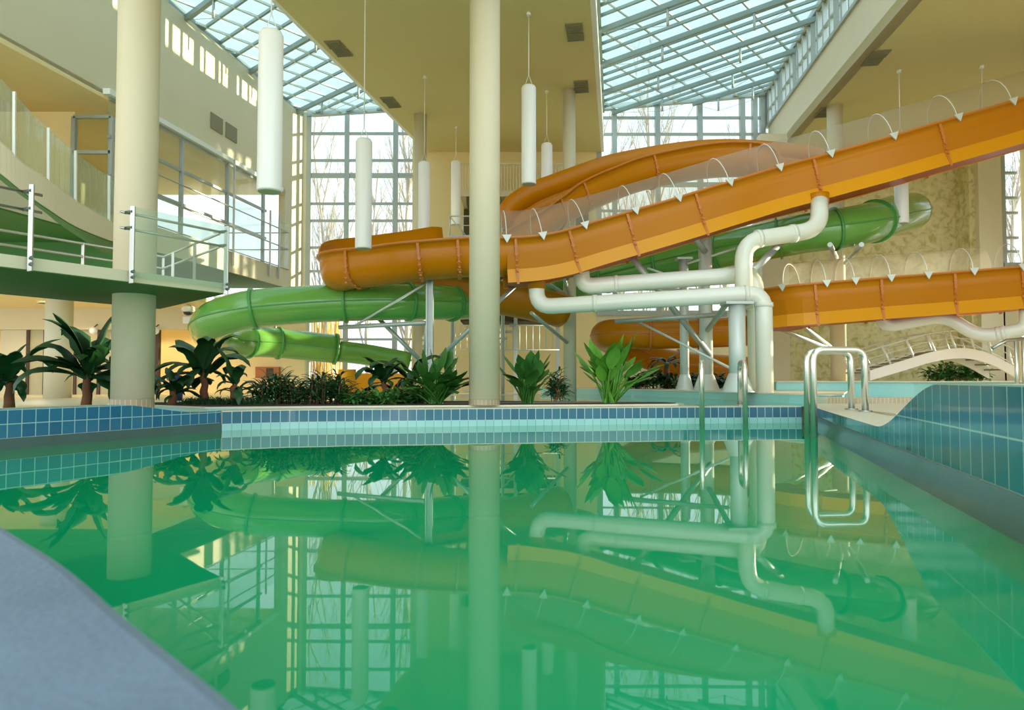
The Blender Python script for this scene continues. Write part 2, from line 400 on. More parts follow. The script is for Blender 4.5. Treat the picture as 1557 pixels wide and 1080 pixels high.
# ---- windows
def window(n, x0, x1, z0, z1, posts, rails, y=YB, pw=.2, rw=.09, thick=(), ztop=None):
    zt = ztop or (lambda x: z1)
    fr = MB()
    for p in posts: fr.box((p, y+.1, (z0+zt(p))/2), (pw, .22, zt(p)-z0))
    for z in rails: fr.box(((x0+x1)/2, y+.1, z), (x1-x0, .12, rw*(2 if z in thick else 1)))
    f = struct(fr.build('window_%d' % n, 'alu'))
    fr = MB(); fr.bar((x0, y+.05, zt(x0)), (x1, y+.05, zt(x1)), .2, .22); fr.bar((x0, y+.04, z0+.1), (x1, y+.04, z0+.1), .2, .2)
    fr.build('window_frame', 'alu', f)
    g = MB(); g.quad((x0, y+.14, z0), (x1, y+.14, z0), (x1, y+.14, zt(x1)), (x0, y+.14, zt(x0))); g.build('window_pane', 'glass', f)
    return f
rl = [zb(v) for v in (202, 243, 266, 309, 335, 376, 412, 450, 484, 516, 548)]
window(1, XL, XM1, .3, 11.8, [xw(467, 300)+.05, xw(527, 300), xw(601, 300)], rl, thick=(rl[2],),
       ztop=lambda x: 11.67+(x-XL)*.065)
rl = [zb(v) for v in (178, 203, 240, 280, 320, 360, 405, 440)]
window(2, XM2, XR, zb(480), 12.4, [xw(q, 300) for q in (911, 935, 1001, 1066, 1131, 1150, 1162)], rl, thick=(rl[3],),
       ztop=lambda x: 11.9+(x-XM2)*.09)
window(3, P(1524, 300, 25).x, 18.5, P(1530, 408, 25).z, P(1530, 225, 25).z, [P(1526, 300, 25).x, P(1550, 300, 25).x+.3],
       [P(1530, v, 25).z for v in (262, 300, 323, 361, 382)], y=25, pw=.14)
# clerestory strip above the beam (window_4)
def ctop(Y): return 12.16+.06*(Y-20.58)
def cbot(Y): return 9.47+.058*Y
fr = MB(); g = MB()
yy = YB
k = 0
while yy > 2:
    for dy, ww in ((0, .34), (.42, .10), (1.0, .08), (1.62, .12)):
        y_ = yy-dy
        fr.bar((bmx(y_), y_, cbot(y_)), (bmx(y_), y_, ctop(y_)), .14, ww, up=(0, 1, 0))
    yy -= 2.25
fr.bar((bmx(2), 2, cbot(2)+.62), (bmx(YB), YB, cbot(YB)+.62), .1, .07)
fr.bar((bmx(2), 2, cbot(2)+.03), (bmx(YB), YB, cbot(YB)+.03), .16, .1)
fr.bar((bmx(2), 2, ctop(2)), (bmx(YB), YB, ctop(YB)), .22, .2)
f4 = struct(fr.build('window_4', 'alu'))
g.quad((bmx(2)+.08, 2, cbot(2)), (bmx(YB)+.08, YB, cbot(YB)), (bmx(YB)+.08, YB, ctop(YB)), (bmx(2)+.08, 2, ctop(2))); g.build('window_pane', 'glass', f4)
# upstand glazing on the left edge of the middle slab (window_5)
def lroofR(Y): return 11.95
fr = MB(); yy = YB
while yy > 2:
    for dy, ww in ((0, .5), (.62, .10), (.9, .2), (1.55, .08), (1.95, .3), (2.7, .1), (3.2, .16)):
        y_ = yy-dy; xx = slabL(y_)-.2
        fr.bar((xx, y_, cz(y_)+.3), (xx, y_, lroofR(y_)), .14, ww, up=(0, 1, 0))
    yy -= 3.7
fr.bar((slabL(2)-.2, 2, cz(2)+.9), (slabL(YB)-.2, YB, cz(YB)+.7), .16, .9)
fr.bar((slabL(2)-.2, 2, 11.85), (slabL(YB)-.2, YB, 11.85), .2, .3)
f5 = struct(fr.build('window_5', 'alu'))
g = MB(); g.quad((slabL(2)-.24, 2, 10), (slabL(YB)-.24, YB, 10.2), (slabL(YB)-.24, YB, 11.9), (slabL(2)-.24, 2, 11.9)); g.build('window_pane', 'glass', f5)
# ---- skylights: rafters, purlins, glass
def skylight(nm, Lf, Rf, y_start, label, step, npur, ph=0.0, th=.675):
    """glass roof with a diagonal grid: rafters run from the far left towards the near right, purlins across them"""
    t = thing(nm, Lf((y_start+YB)/2), label, 'skylight')
    def surf(x, y):
        a, b = Lf(y), Rf(y); f = (x-a.x)/(b.x-a.x); return f, a.z+(b.z-a.z)*f
    u, v = Vector((math.cos(th), -math.sin(th))), Vector((math.sin(th), math.cos(th)))
    def clip(o, d):
        pts = []
        for i in range(-1600, 1600):
            q = o+d*(i*.02); f, z = surf(q.x, q.y)
            if 0 <= f <= 1 and y_start <= q.y <= YB: pts.append(Vector((q.x, q.y, z)))
        return (pts[0], pts[-1]) if len(pts) > 15 else None
    sub = 4; y = YB+7+ph; k = 0
    while y > y_start:
        a = Lf(y); c = clip(Vector((a.x, a.y)), u)
        if c:
            a, b = c
            if k % sub == 0:
                m = MB(); m.bar(a+Vector((0, 0, -.20)), b+Vector((0, 0, -.20)), .10, .16); m.bar(a+Vector((.1, .12, -.12)), b+Vector((.1, .12, -.12)), .05, .08); m.build('rafter', 'alur', t)
                if (b-a).length > 3:
                    los = []
                    for q in (.3, .68):                      # hanging queen posts and their stay cables
                        p = a.lerp(b, q); MB().tube([p+Vector((0, 0, -.2)), p+Vector((0, 0, -.8))], .04, 8).build('hanging_post', 'galv', t); los.append(p+Vector((0, 0, -.8)))
                    cb = MB(); cb.tube([a+Vector((0, 0, -.2)), los[0], los[1], b+Vector((0, 0, -.2))], .008, 4); cb.build('stay_cable', 'galv', t)
            else: MB().bar(a+Vector((0, 0, -.04)), b+Vector((0, 0, -.04)), .07, .09).build('glazing_bar', 'alur', t)
        y -= step/sub; k += 1
    for k in range(-14, 22):
        a = Lf(YB-1-k*npur); c = clip(Vector((a.x, a.y)), v)
        if c: MB().bar(c[0]+Vector((0, 0, -.06)), c[1]+Vector((0, 0, -.06)), .06, .07).build('purlin', 'galvl', t)
    for f in (Lf, Rf): MB().bar(f(YB)+Vector((0, 0, -.05)), f(y_start)+Vector((0, 0, -.05)), .2, .2).build('edge_beam', 'alur', t)
    g = MB(); g.quad(Lf(y_start), Rf(y_start), Rf(YB), Lf(YB)); g.build('roof_glass', 'skyglass', t)
    return t
skylight('skylight', lambda Y: Vector((LWA+LWB*Y-.1, Y, 11.72)), lambda Y: Vector((slabL(Y)-.15, Y, 11.95)), 9,
         'glass roof strip between the left wall and the middle ceiling', 3.6, 1.6, -.3)
skylight('skylight', lambda Y: Vector((slabR(Y)+.05, Y, 11.85)), lambda Y: Vector((bmx(Y)+.1, Y, ctop(Y))), 9,
         'large sloping glass roof above the big orange slide loop', 2.35, 1.9, .35)
# ---- ground floor under the gallery: drop beam, ceiling, rear wall with dark door frames
m = MB(); m.prism([(-26, 17.6, 3.05), (-9.2, 17.6, 3.05), (-8.8, 26.4, 3.05), (-26, 26.4, 3.05)], .12); struct(m.build('ceiling', 'warm'))
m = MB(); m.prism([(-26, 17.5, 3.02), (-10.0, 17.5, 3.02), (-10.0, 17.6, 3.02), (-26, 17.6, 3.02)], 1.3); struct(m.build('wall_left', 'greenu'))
bw(-26, -7.6, 2.36, 3.05, 'cream', y=22, th=.4)
bw(-26, -7.5, .28, 3.1, 'warm', y=25, th=.2)
for i, (x0, x1, mt) in enumerate(((0, 40, 'cream'), (68, 112, 'cream'), (116, 148, 'door'), (153, 172, 'door'), (40, 66, 'door'))):
    a, b = P(x0, 550, 22.2), P(x1, 550, 22.2)
    m = MB(); m.box(((a.x+b.x)/2, 22.25, 1.5), (b.x-a.x, .08, 2.44)); d = struct(m.build('door_%d' % (i+1), mt))
    f = MB(); f.box((b.x+.05, 22.25, 1.5), (.1, .16, 2.44)); f.build('door_frame', 'dark', d)
a = P(238, 550, 22.2); m = MB(); m.box((a.x, 22.25, 1.5), (.14, .16, 2.44)); struct(m.build('trim_4', 'dark'))
# gallery glazing (window_6): tall panes between gallery and hall
fr = MB(); ys = [17.2, 19.6, 20.7, 23.4, 26.4]
for y_ in [Pv(x_, 250, LWA, LWB).y for x_ in (233, 275, 345, 400)]:
    fr.bar(lw(y_, 4.9, .02), lw(y_, 7.9, .02), .1, .1, up=(0, 1, 0))
for z_ in (5.9, 6.9, 7.86): fr.bar(lw(17.2, z_, .02), lw(25, z_, .02), .08, .08)
f6 = struct(fr.build('window_6', 'alu'))
g = MB(); g.quad(lw(17.2, 4.9), lw(25, 4.9), lw(25, 7.9), lw(17.2, 7.9)); g.build('window_pane', 'bglass', f6)
m = MB(); m.prism([lw(17.0, 7.9, 0), lw(26, 7.9, 0), lw(26, 7.9, .18), lw(17.0, 7.9, .18)], .14); struct(m.build('trim_5', 'white'))
# door/window frame behind the stair at upper left (window_7)
a, b = P(113, 178, 17.3), P(170, 178, 17.3); z1 = a.z; z0 = 4.9
fr = MB()
for x_ in (a.x, b.x): fr.box((x_, 17.3, (z0+z1)/2), (.1, .1, z1-z0))
for z_ in (z1, P(140, 232, 17.3).z): fr.box(((a.x+b.x)/2, 17.3, z_), (b.x-a.x, .1, .08))
f7 = struct(fr.build('window_7', 'alu')); g = MB(); g.quad((a.x, 17.3, z0), (b.x, 17.3, z0), (b.x, 17.3, z1), (a.x, 17.3, z1)); g.build('window_pane', 'glass', f7)
bw(-14.3, a.x-.05, 4.9, 7.6, 'warm', 'wall_left', y=17.4, th=.15)
# =================================================================== POOL
def zpath(pts, n=6): return crom(pts, n)
LWALL = zpath([(-7.6, 3.4, 0), (-6.6, 5.5, 0), (-5.668, 7.645, 0), (-5.03, 9.1, 0), (-4.40, 10.5, 0)])
RIM = zpath([(-4.40, 10.5, 0), (-3.75, 10.85, 0), (-2.72, 11.12, 0), (.8, 11.72, 0), (2.99, 12.08, 0), (5.15, 12.3, 0)])
RWALL = zpath([(5.15, 12.3, 0), (4.38, 9.875, 0), (3.07, 5.51, 0), (2.384, 3.215, 0), (1.72, 1.0, 0), (.9, -1.8, 0)])
wat = MB(); wat.quad((-12, -4, 0), (7, -4, 0), (7, 14, 0), (-12, 14, 0))
water = wat.build('pool_water', 'water'); struct(water, 'still emerald green water filling the near pool')
def wallstrip(name, path, z0, z1f, m, off0=0, off1=0, parent=None, side=1, x_len=0):
    """vertical strip with metric UVs; z1f(i, p) gives the crest"""
    mb = MB(); L = 0; pv = None; fs = frames(path)
    prev = None
    for i, (p, sd, up) in enumerate(fs):
        if pv is not None: L += (p-pv).length
        pv = p
        z1 = z1f(p) if callable(z1f) else z1f
        a = p+sd*off0*side+Vector((0, 0, z0)); b = p+sd*off1*side+Vector((0, 0, z1))
        cur = (a, b, L, z0, z1)
        if prev:
            A = prev; mb.quad(A[0], cur[0], cur[1], A[1], uv=[(A[2], A[3]), (L, z0), (L, z1), (A[2], A[4])])
        prev = cur
    return struct(mb.build(name, m, parent))
def solidstrip(name, path, z0, z1f, width, m, side=1, start=0):
    """solid body behind the tiles: top cap and back"""
    mb = MB(); fs = frames(path)
    def sec(i):
        z1 = z1f(fs[i][0]) if callable(z1f) else z1f
        return [(side*start, z0), (side*start, z1), (side*(start+width), z1), (side*(start+width), z0)]
    mb.sweep([(p, sd, Vector((0, 0, 1))) for p, sd, up in fs], sec, True, True, False)
    return struct(mb.build(name, m))
# dense paths
LW2 = resample(crom(LWALL, 4), .12); RW2 = resample(crom(RWALL, 4), .12); RM2 = resample(crom(RIM, 3), .12)
def sstep(a, b, t): t = max(0, min(1, (t-a)/(b-a))); return t*t*(3-2*t)
def lcrest(p): return .30+.15*(1-sstep(8.9, 10.15, p.y))
def rcrest(p): return .34+.42*(1-sstep(4.6, 6.6, p.y))
# left wall: outward side: path runs +Y, side = t x Z -> +X ; outward (away from pool) = -X
wallstrip('wall_left', LW2, -.1, .12, 'gutter', 0, -.01)
wallstrip('wall_left', LW2, .12, lambda p: lcrest(p), 'tl', -.03, -.03)
solidstrip('wall_left', LW2, -.3, lambda p: lcrest(p)-.004, .45, 'cap', side=-1, start=.035)
wallstrip('wall_back', RM2, -.1, .10, 'tw', 0, 0)
wallstrip('wall_back', RM2, .10, .285, 'tb', 0, 0)
solidstrip('wall_back', RM2, -.3, .30, .42, 'cap', side=-1, start=.004)
wallstrip('wall_right', RW2, -.1, .215, 'gutter', .0, -.05)
wallstrip('wall_right', RW2, .215, lambda p: rcrest(p), 'tr', -.06, -.06)
solidstrip('wall_right', RW2, -.3, lambda p: rcrest(p)-.004, .55, 'cap', side=-1, start=.065)
# deck right of the right wall
m = MB(); m.prism([(5.0, 9.0, .3), (20, 9.0, .3), (20, 14.2, .3), (5.4, 12.6, .3)], .035); struct(m.build('floor', 'deck'))
m = MB(); m.prism([(1.4, -2, -.2), (20, -2, -.2), (20, 9.0, -.2), (4.75, 9.0, -.2)], .5); struct(m.build('floor', 'deck'))
# foreground ledge of the near pool wall at lower left
ed = [Pz(-140, 700, .45), Pz(0, 790, .45), Pz(100, 850, .45), Pz(200, 930, .45), Pz(300, 1005, .45), Pz(392, 1078, .45), Pz(470, 1180, .45)]
ed = crom(ed, 5); pts = ed+[Vector((-.1, .2, .45)), Vector((-3, .2, .45)), Vector((-3.4, 2.4, .45))]
m = MB(); m.prism([p+Vector((0, 0, -.7)) for p in pts], .7); o = struct(m.build('wall_front', 'ledge', bevel=.03), 'wide grey blue ledge of the near pool edge')
# second pool behind the rim, islands and terraces
m = MB(); m.poly([(-3.2, 13.9, .293), (3.1, 12.2, .293), (5.6, 12.45, .293), (9.5, 14.0, .293), (9.5, 17.4, .293), (2.2, 22, .293), (-6, 17.5, .293)])
struct(m.build('pool_water', 'water2'), 'calm teal water of the raised pool behind the rim')
def island(name, pts, z0, z1, mside, mtop='cap', lip=.05):
    m = MB(); m.prism([Vector((p.x, p.y, z0)) for p in pts], z1-z0-.03); o = struct(m.build(name, mside))
    c = sum((Vector((p.x, p.y, 0)) for p in pts), Vector())/len(pts)
    m = MB(); m.prism([Vector((p.x, p.y, z1-.03))+(Vector((p.x, p.y, 0))-c).normalized()*lip for p in pts], .03); m.build('rim_cap', mtop, o)
    return o
# planting bed
bed = [(-4.9, 11.15), (-3.7, 11.38), (-2.6, 11.6), (.6, 12.12), (2.2, 12.36), (2.95, 12.5), (3.12, 12.75), (3.0, 13.1), (2.4, 13.5), (0, 13.9), (-3.4, 14.0), (-7.5, 12.9)]
island('floor', [Vector((a, b, 0)) for a, b in bed], .2, .335, 'turq')
m = MB(); m.prism([(a*.985-.05, b*.985+.2, .3) for a, b in bed], .045); struct(m.build('floor', 'soil'))
isl = [Pz(860, 589.5, .49), Pz(960, 591.5, .49), Pz(1100, 595, .49), Pz(1200, 598.5, .49), Pz(1262, 600, .49)]
isl += [isl[-1]+Vector((.5, .6, 0)), Vector((8.2, 17, .49)), Vector((9, 22.5, .49)), Vector((1.0, 24, .49))]
island('floor', isl, .2, .49, 'turq')
m = MB(); m.prism([(7.0, 18.3, .2), (10, 17.2, .2), (18.5, 16.6, .2), (18.5, 25, .2), (6.6, 24.5, .2)], .5); struct(m.build('floor', 'turq'))
m = MB(); m.prism([(7.0, 18.25, .7), (10, 17.1, .7), (18.5, 16.5, .7), (18.5, 25, .7), (6.6, 24.5, .7)], .02); struct(m.build('floor', 'deck'))
bt = crom([Vector((5.75, 12.6, 0)), Vector((6.6, 12.75, 0)), Vector((7.6, 12.6, 0))], 5)
wallstrip('trim_6', bt, .33, .44, 'tbr', 0, 0); solidstrip('trim_6', bt, .3, .437, .5, 'cap', side=-1, start=.01)
# outside ground
m = MB(); m.quad((-60, 28.6, .15), (60, 28.6, .15), (60, 140, .15), (-60, 140, .15)); struct(m.build('floor', 'ground'), 'pale winter ground outside the windows')
# =================================================================== COLUMNS
def column(x, D, dia, z0, z1, label, ring=.1, mt='cream', group=None):
    p = P(x, 576, D); p.z = z0
    t = thing('round_column', p, label, 'column', group)
    MB().tube([p, (p.x, p.y, z1)], dia/2, 48).build('shaft', mt, t)
    if ring:
        r = dia/2+.006; m = MB(); n = 48
        for j in range(n):
            a0, a1 = 2*math.pi*j/n, 2*math.pi*(j+1)/n
            A = Vector((p.x+r*math.cos(a0), p.y+r*math.sin(a0), z0)); B = Vector((p.x+r*math.cos(a1), p.y+r*math.sin(a1), z0))
            m.quad(A, B, B+Vector((0, 0, ring)), A+Vector((0, 0, ring)), uv=[(a0*r, 0), (a1*r, 0), (a1*r, ring), (a0*r, ring)])
        m.build('tiled_base', 'tbr', t, label='narrow brown tiled base band')
    return t
column(202, 9.95, .56, .28, cz(9.5)-.02, 'thick cream column carrying the walkway landing at left', .22)
column(736.5, 12.0, .535, .34, cz(12), 'tall cream column standing at the pool rim in the middle', .09)
q = Pc(637, 175, 8.45, .058); column(637.5, q.y, .44, .28, cz(q.y), 'slim cream column behind the left end of the orange slide loop', 0)
q = Pc(866, 137, 8.45, .058); column(866.5, q.y, .39, .28, cz(q.y), 'slim cream column rising behind the leafy plant right of centre', 0)
column(1275.5, 21.2, .46, .71, cz2(21.2), 'slim cream column behind the pool ladder, in front of the stone wall', 0)
column(88, 18.4, .65, .28, 3.04, 'cream column behind the banana plants at far left', 0)
# =================================================================== LANDING, STAIR, GALLERY
LZ0, LZ1 = 2.01, 2.15
F1 = Pz(341, 446, LZ0); F0 = Pz(0, 405, LZ0); Fm = F0+(F0-F1)*1.2; B1 = Pz(243, 469, LZ0); B0 = Pz(0, 446, LZ0); Bm = B0+(B0-B1)*1.2
m = MB(); m.prism([Fm, F0, F1, B1, B0, Bm], LZ1-LZ0)
ln = m.build('walkway_landing', 'cream'); tag(ln, 'pale walkway landing slab with green underside around the thick left column', 'walkway')
m = MB(); m.prism([p+Vector((0, 0, -.012)) for p in (Fm, F0, F1, B1, B0, Bm)], .01); m.build('soffit', 'greenu', ln, label='green underside')
def onF(x):  # point on the front edge seen at photo column x
    best = None
    for i in range(2001):
        p = Fm.lerp(F1, i/2000); xx = CX+FPX*p.x/p.y
        if best is None or abs(xx-x) < best[0]: best = (abs(xx-x), p)
    return best[1]
t = thing('glass_railing', F1, 'steel railing with glass panels along the front edge of the walkway landing', 'railing')
off = Vector((.05, -.05, 0)); posts = [onF(40), onF(195), F1]
for p in posts:
    m = MB(); m.bar(p+off+Vector((0, 0, -.02)), p+off+Vector((0, 0, .95)), .05, .02, up=(0, 1, 0)); m.bar(p+off*.2+Vector((0, 0, -.02)), p+off*.2+Vector((0, 0, .95)), .03, .02, up=(0, 1, 0)); po = m.build('post', 'steelb', t)
    for z_ in (.05, .12): MB().tube([p+Vector((-.01, .02, z_)), p+Vector((.1, -.1, z_))], .02, 8).build('bolt', 'alud', po)
    for z_ in (.68, .88): MB().tube([p+Vector((.05, -.05, z_)), p+Vector((-.08, .0, z_))], .022, 8).build('clamp', 'alud', po)
for a, b in ((Fm, posts[0]), (posts[0]+Vector((.1, .16, 0)), posts[1]), (posts[1], F1)):
    o1, o2 = Vector((.07, -.05, .06)), Vector((.07, -.05, .94))
    if a is posts[1]:
        MB().quad(a+o1, b+o1, b+o2, a+o2).build('glass_panel', 'bglass', t, solid=.012)
ins = Vector((-.12, .1, 0))
for z_ in (.88, .68):
    for A, B in ((Fm, posts[0].lerp(posts[1], .12)), (posts[0].lerp(posts[1], .9), F1)): MB().tube([A+ins*.4+Vector((0, 0, z_)), B+ins*.4+Vector((0, 0, z_))], .018, 8).build('rail', 'steelb', t)
t = thing('steel_railing', B1, 'steel railing with two round bars along the far edges of the walkway landing', 'railing')
bi = Vector((.1, -.1, 0))
for z_ in (.88, .68): MB().tube([F1+ins+Vector((0, 0, z_)), B1+bi+Vector((0, 0, z_)), B0+bi+Vector((0, 0, z_)), Bm+bi+Vector((0, 0, z_))], .02, 8).build('rail', 'steelb', t)
for p in (F1.lerp(B1, .35)+ins, F1.lerp(B1, .7)+ins, B1+bi, B1.lerp(B0, .55)+bi, B0.lerp(Bm, .3)+bi):
    MB().bar(Vector((p.x, p.y, LZ1)), Vector((p.x, p.y, LZ1+.74)), .045, .02).build('post', 'steelb', t)
# sweeping stair with white stringer and glass
SX = [(-60, 175, 222, 78), (0, 218, 264, 118), (35, 251, 292, 157), (74, 276, 319, 196), (115, 307, 345, 231), (166, 337, 366, 269), (190, 350, 372, 287)]
SD = [10.6, 11.0, 11.3, 11.7, 12.2, 12.9, 13.3]
top = crom([P(a[0], a[1], d) for a, d in zip(SX, SD)], 5); bot = crom([P(a[0], a[2], d) for a, d in zip(SX, SD)], 5); gt = crom([P(a[0], a[3], d) for a, d in zip(SX, SD)], 5)
t = thing('curved_stair', bot[-1], 'curved white stair sweeping down from upper left with a glass balustrade', 'stair')
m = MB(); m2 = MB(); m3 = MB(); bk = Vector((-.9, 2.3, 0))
for i in range(len(top)-1):
    m.quad(bot[i], bot[i+1], top[i+1], top[i]); m.quad(top[i], top[i+1], top[i+1]+Vector((-.04, .12, 0)), top[i]+Vector((-.04, .12, 0)))
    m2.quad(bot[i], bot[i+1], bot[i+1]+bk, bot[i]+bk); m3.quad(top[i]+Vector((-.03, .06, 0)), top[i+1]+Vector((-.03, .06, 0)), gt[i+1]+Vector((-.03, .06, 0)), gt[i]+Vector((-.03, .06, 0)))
m.build('stringer', 'cream', t, solid=.06); m2.build('soffit', 'greenu', t, solid=.03, label='green underside'); m3.build('glass_balustrade', 'bglass', t, solid=.012)
for xx in (16, 65, 114, 162):
    i = min(range(len(top)), key=lambda i: abs(CX+FPX*top[i].x/top[i].y-xx)); MB().bar(top[i]+Vector((0, 0, -.12)), gt[i]+Vector((0, 0, .02)), .045, .03, up=(0, 1, 0)).build('post', 'white', t)
# gallery railing in front of the glazing
t = thing('glass_railing', Pv(431, 405, LWA, LWB), 'tall glass and steel railing at the corner of the upper gallery', 'railing')
for x_ in (343, 400, 414):
    p = Pv(x_, 390, LWA, LWB); MB().bar(Vector((p.x+.25, p.y, 4.5)), Vector((p.x+.25, p.y, 6.9 if x_ != 343 else 8)), .06, .04).build('post', 'steelb', t)
for z_ in (4.98, 5.75, 6.4): MB().tube([lw(18, z_, .22), lw(26.4, z_, .22), Vector((-11.5, 26.4, z_))], .022, 8).build('rail', 'steelb', t)
MB().quad(lw(22.3, 5, .2), lw(26.4, 5, .2), lw(26.4, 6.7, .2), lw(22.3, 6.7, .2)).build('glass_panel', 'bglass', t)
# =================================================================== LAMPS
def pendant(x, yt, yb, D, zc, label, r=.17):
    a, b = P(x, yt, D), P(x, yb, D); cx_ = (a.x+b.x)/2
    t = thing('tube_pendant_lamp', (cx_, D, b.z), label, 'lamp', 'white tube pendant lamps')
    MB().lathe((cx_, D, 0), [(r*.97, b.z), (r, b.z+.02), (r, a.z-.07), (r*.85, a.z-.02), (r*.6, a.z)]).build('shade', 'lamp', t)
    MB().cyl((cx_, D, b.z-.012), r*.93, .02).build('diffuser', 'lampend', t)
    m = MB(); m.tube([(cx_, D, a.z+.25), (cx_, D, zc)], .012, 6)
    for s_ in (-1, 1): m.tube([(cx_+s_*r*.55, D, a.z-.02), (cx_, D, a.z+.25)], .007, 4)
    m.build('cord', 'white', t)
    MB().cyl((cx_, D, zc-.07), .055, .07, 16).build('canopy', 'white', t)
    return t
pendant(411, 47, 291, 9.65, 11.6, 'biggest white tube lamp, hanging before the left wall')
pendant(553, 211, 378, 14.4, 11.75, 'white tube lamp hanging in front of the orange slide loop')
pendant(804, 130, 280, 15.9, cz(15.9), 'long white tube lamp just right of the middle column')
pendant(831.5, 218, 277, 21, cz(21), 'short white tube lamp beside the slim column right of centre')
pendant(645, 246, 366, 19.8, cz(19.8), 'white tube lamp in front of the slim column behind the left loop')
pendant(693, 245, 342, 24.6, cz(24.6), 'farthest white tube lamp, close left of the middle column')
pendant(1370, 205, 340, 18.3, cz2(18.3), 'white tube lamp showing below the orange slide at right')
pendant(1495, 178, 234, 18.0, cz2(18.0), 'white tube lamp whose cord passes behind the net cover at far right', r=.15)
# vents
def vent(cx_, cy_, A, B, label, ang=.15, s=.42):
    p = Pc(cx_, cy_, A, B)
    t = thing('ceiling_vent', p, label, 'vent', 'ceiling vents')
    for k in (-1, 1):
        q = p+Vector((.151, 1, 0)).normalized()*(k*s*.62)
        m = MB(); m.box((q.x, q.y, A+B*q.y-.02), (s, s, .03), rz=-ang)
        for j in range(5): m.box((q.x, q.y+(j-2)*s*.18, A+B*q.y-.045), (s*.86, .02, .02), rz=-ang)
        m.build('grille', 'vent', t)
vent(515, 73, 8.45, .058, 'ceiling vent in the left edge of the middle ceiling nearest the camera')
vent(594, 155, 8.45, .058, 'ceiling vent above the slim column behind the left loop')
vent(874, 48, 8.45, .058, 'ceiling vent at the top right of the middle ceiling')
vent(884, 131, 8.45, .058, 'ceiling vent beside the top of the slim column right of centre')
vent(1332, 87, 8.03, .058, 'larger ceiling vent in the right hand ceiling')
vent(1253, 170, 8.03, .058, 'ceiling vent close to the white beam end at right')
p = Pv(340, 195, LWA, LWB); t = thing('wall_vent', p, 'pair of square grilles high on the left wall', 'vent')
for k in (-1, 1):
    q = lw(p.y+k*.42, p.z, .02); MB().box(q, (.03, .66, .5), rz=-math.atan(LWB)).build('grille', 'vent', t)
# downlights and small lamps of the ground floor
for (x_, y_, lb) in ((66, 459, 'round ceiling downlight left of the far cream column'), (142, 472, 'round ceiling downlight between the two left columns'),
                     (238, 472, 'round ceiling downlight just right of the thick left column'), (335, 451, 'round ceiling downlight above the end of the green tube')):
    p = Pz(x_, y_, 3.05); t = thing('downlight', p, lb, 'lamp', 'ground floor downlights')
    MB().cyl((p.x, p.y, 3.02), .13, .03, 20).build('lens', 'lit', t)
    m = MB(); m.lathe((p.x, p.y, 3.0), [(.17, 0), (.17, .045), (.135, .045), (.135, 0)], 20); m.build('ring', 'white', t)
    l = bpy.data.lights.new('downlight_lamp', 'SPOT'); l.energy = 110; l.color = (1, .80, .5); l.spot_size = R(150); l.shadow_soft_size = .12
    lo = bpy.data.objects.new('downlight_lamp', l); col.objects.link(lo); lo.parent = t; lo.location = (0, 0, -.09)
for (x_, lb) in ((142, 'small white globe lamp on the rear wall left of the thick column'), (236, 'small white globe lamp on the rear wall right of the thick column')):
    p = P(x_, 503, 21.8); t = thing('globe_lamp', p, lb, 'lamp')
    m = MB(); m.lathe(p+Vector((0, 0, -.12)), [(.03, 0), (.1, .05), (.12, .12), (.1, .19), (.03, .24)], 16); m.build('globe', 'lamp', t)
    MB().tube([p+Vector((0, 0, .1)), p+Vector((0, .3, .26))], .02, 6).build('arm', 'alud', t)
p = P(286, 475, 20.8); t = thing('dome_camera', p, 'white dome camera with dark glass hanging left of the green tube', 'camera')
MB().lathe(p, [(.12, 0), (.19, .05), (.18, .16), (.07, .23)], 20).build('housing', 'white', t); MB().lathe(p+Vector((0, 0, -.1)), [(.04, 0), (.11, .04), (.14, .105)], 20).build('dome', 'dome', t)
MB().box(p+Vector((0, .25, -.22)), (.46, .2, .2)).build('box', 'white', t)
MB().tube([p+Vector((0, 0, .2)), (p.x, p.y, 3.05)], .03, 6).build('pole', 'white', t)
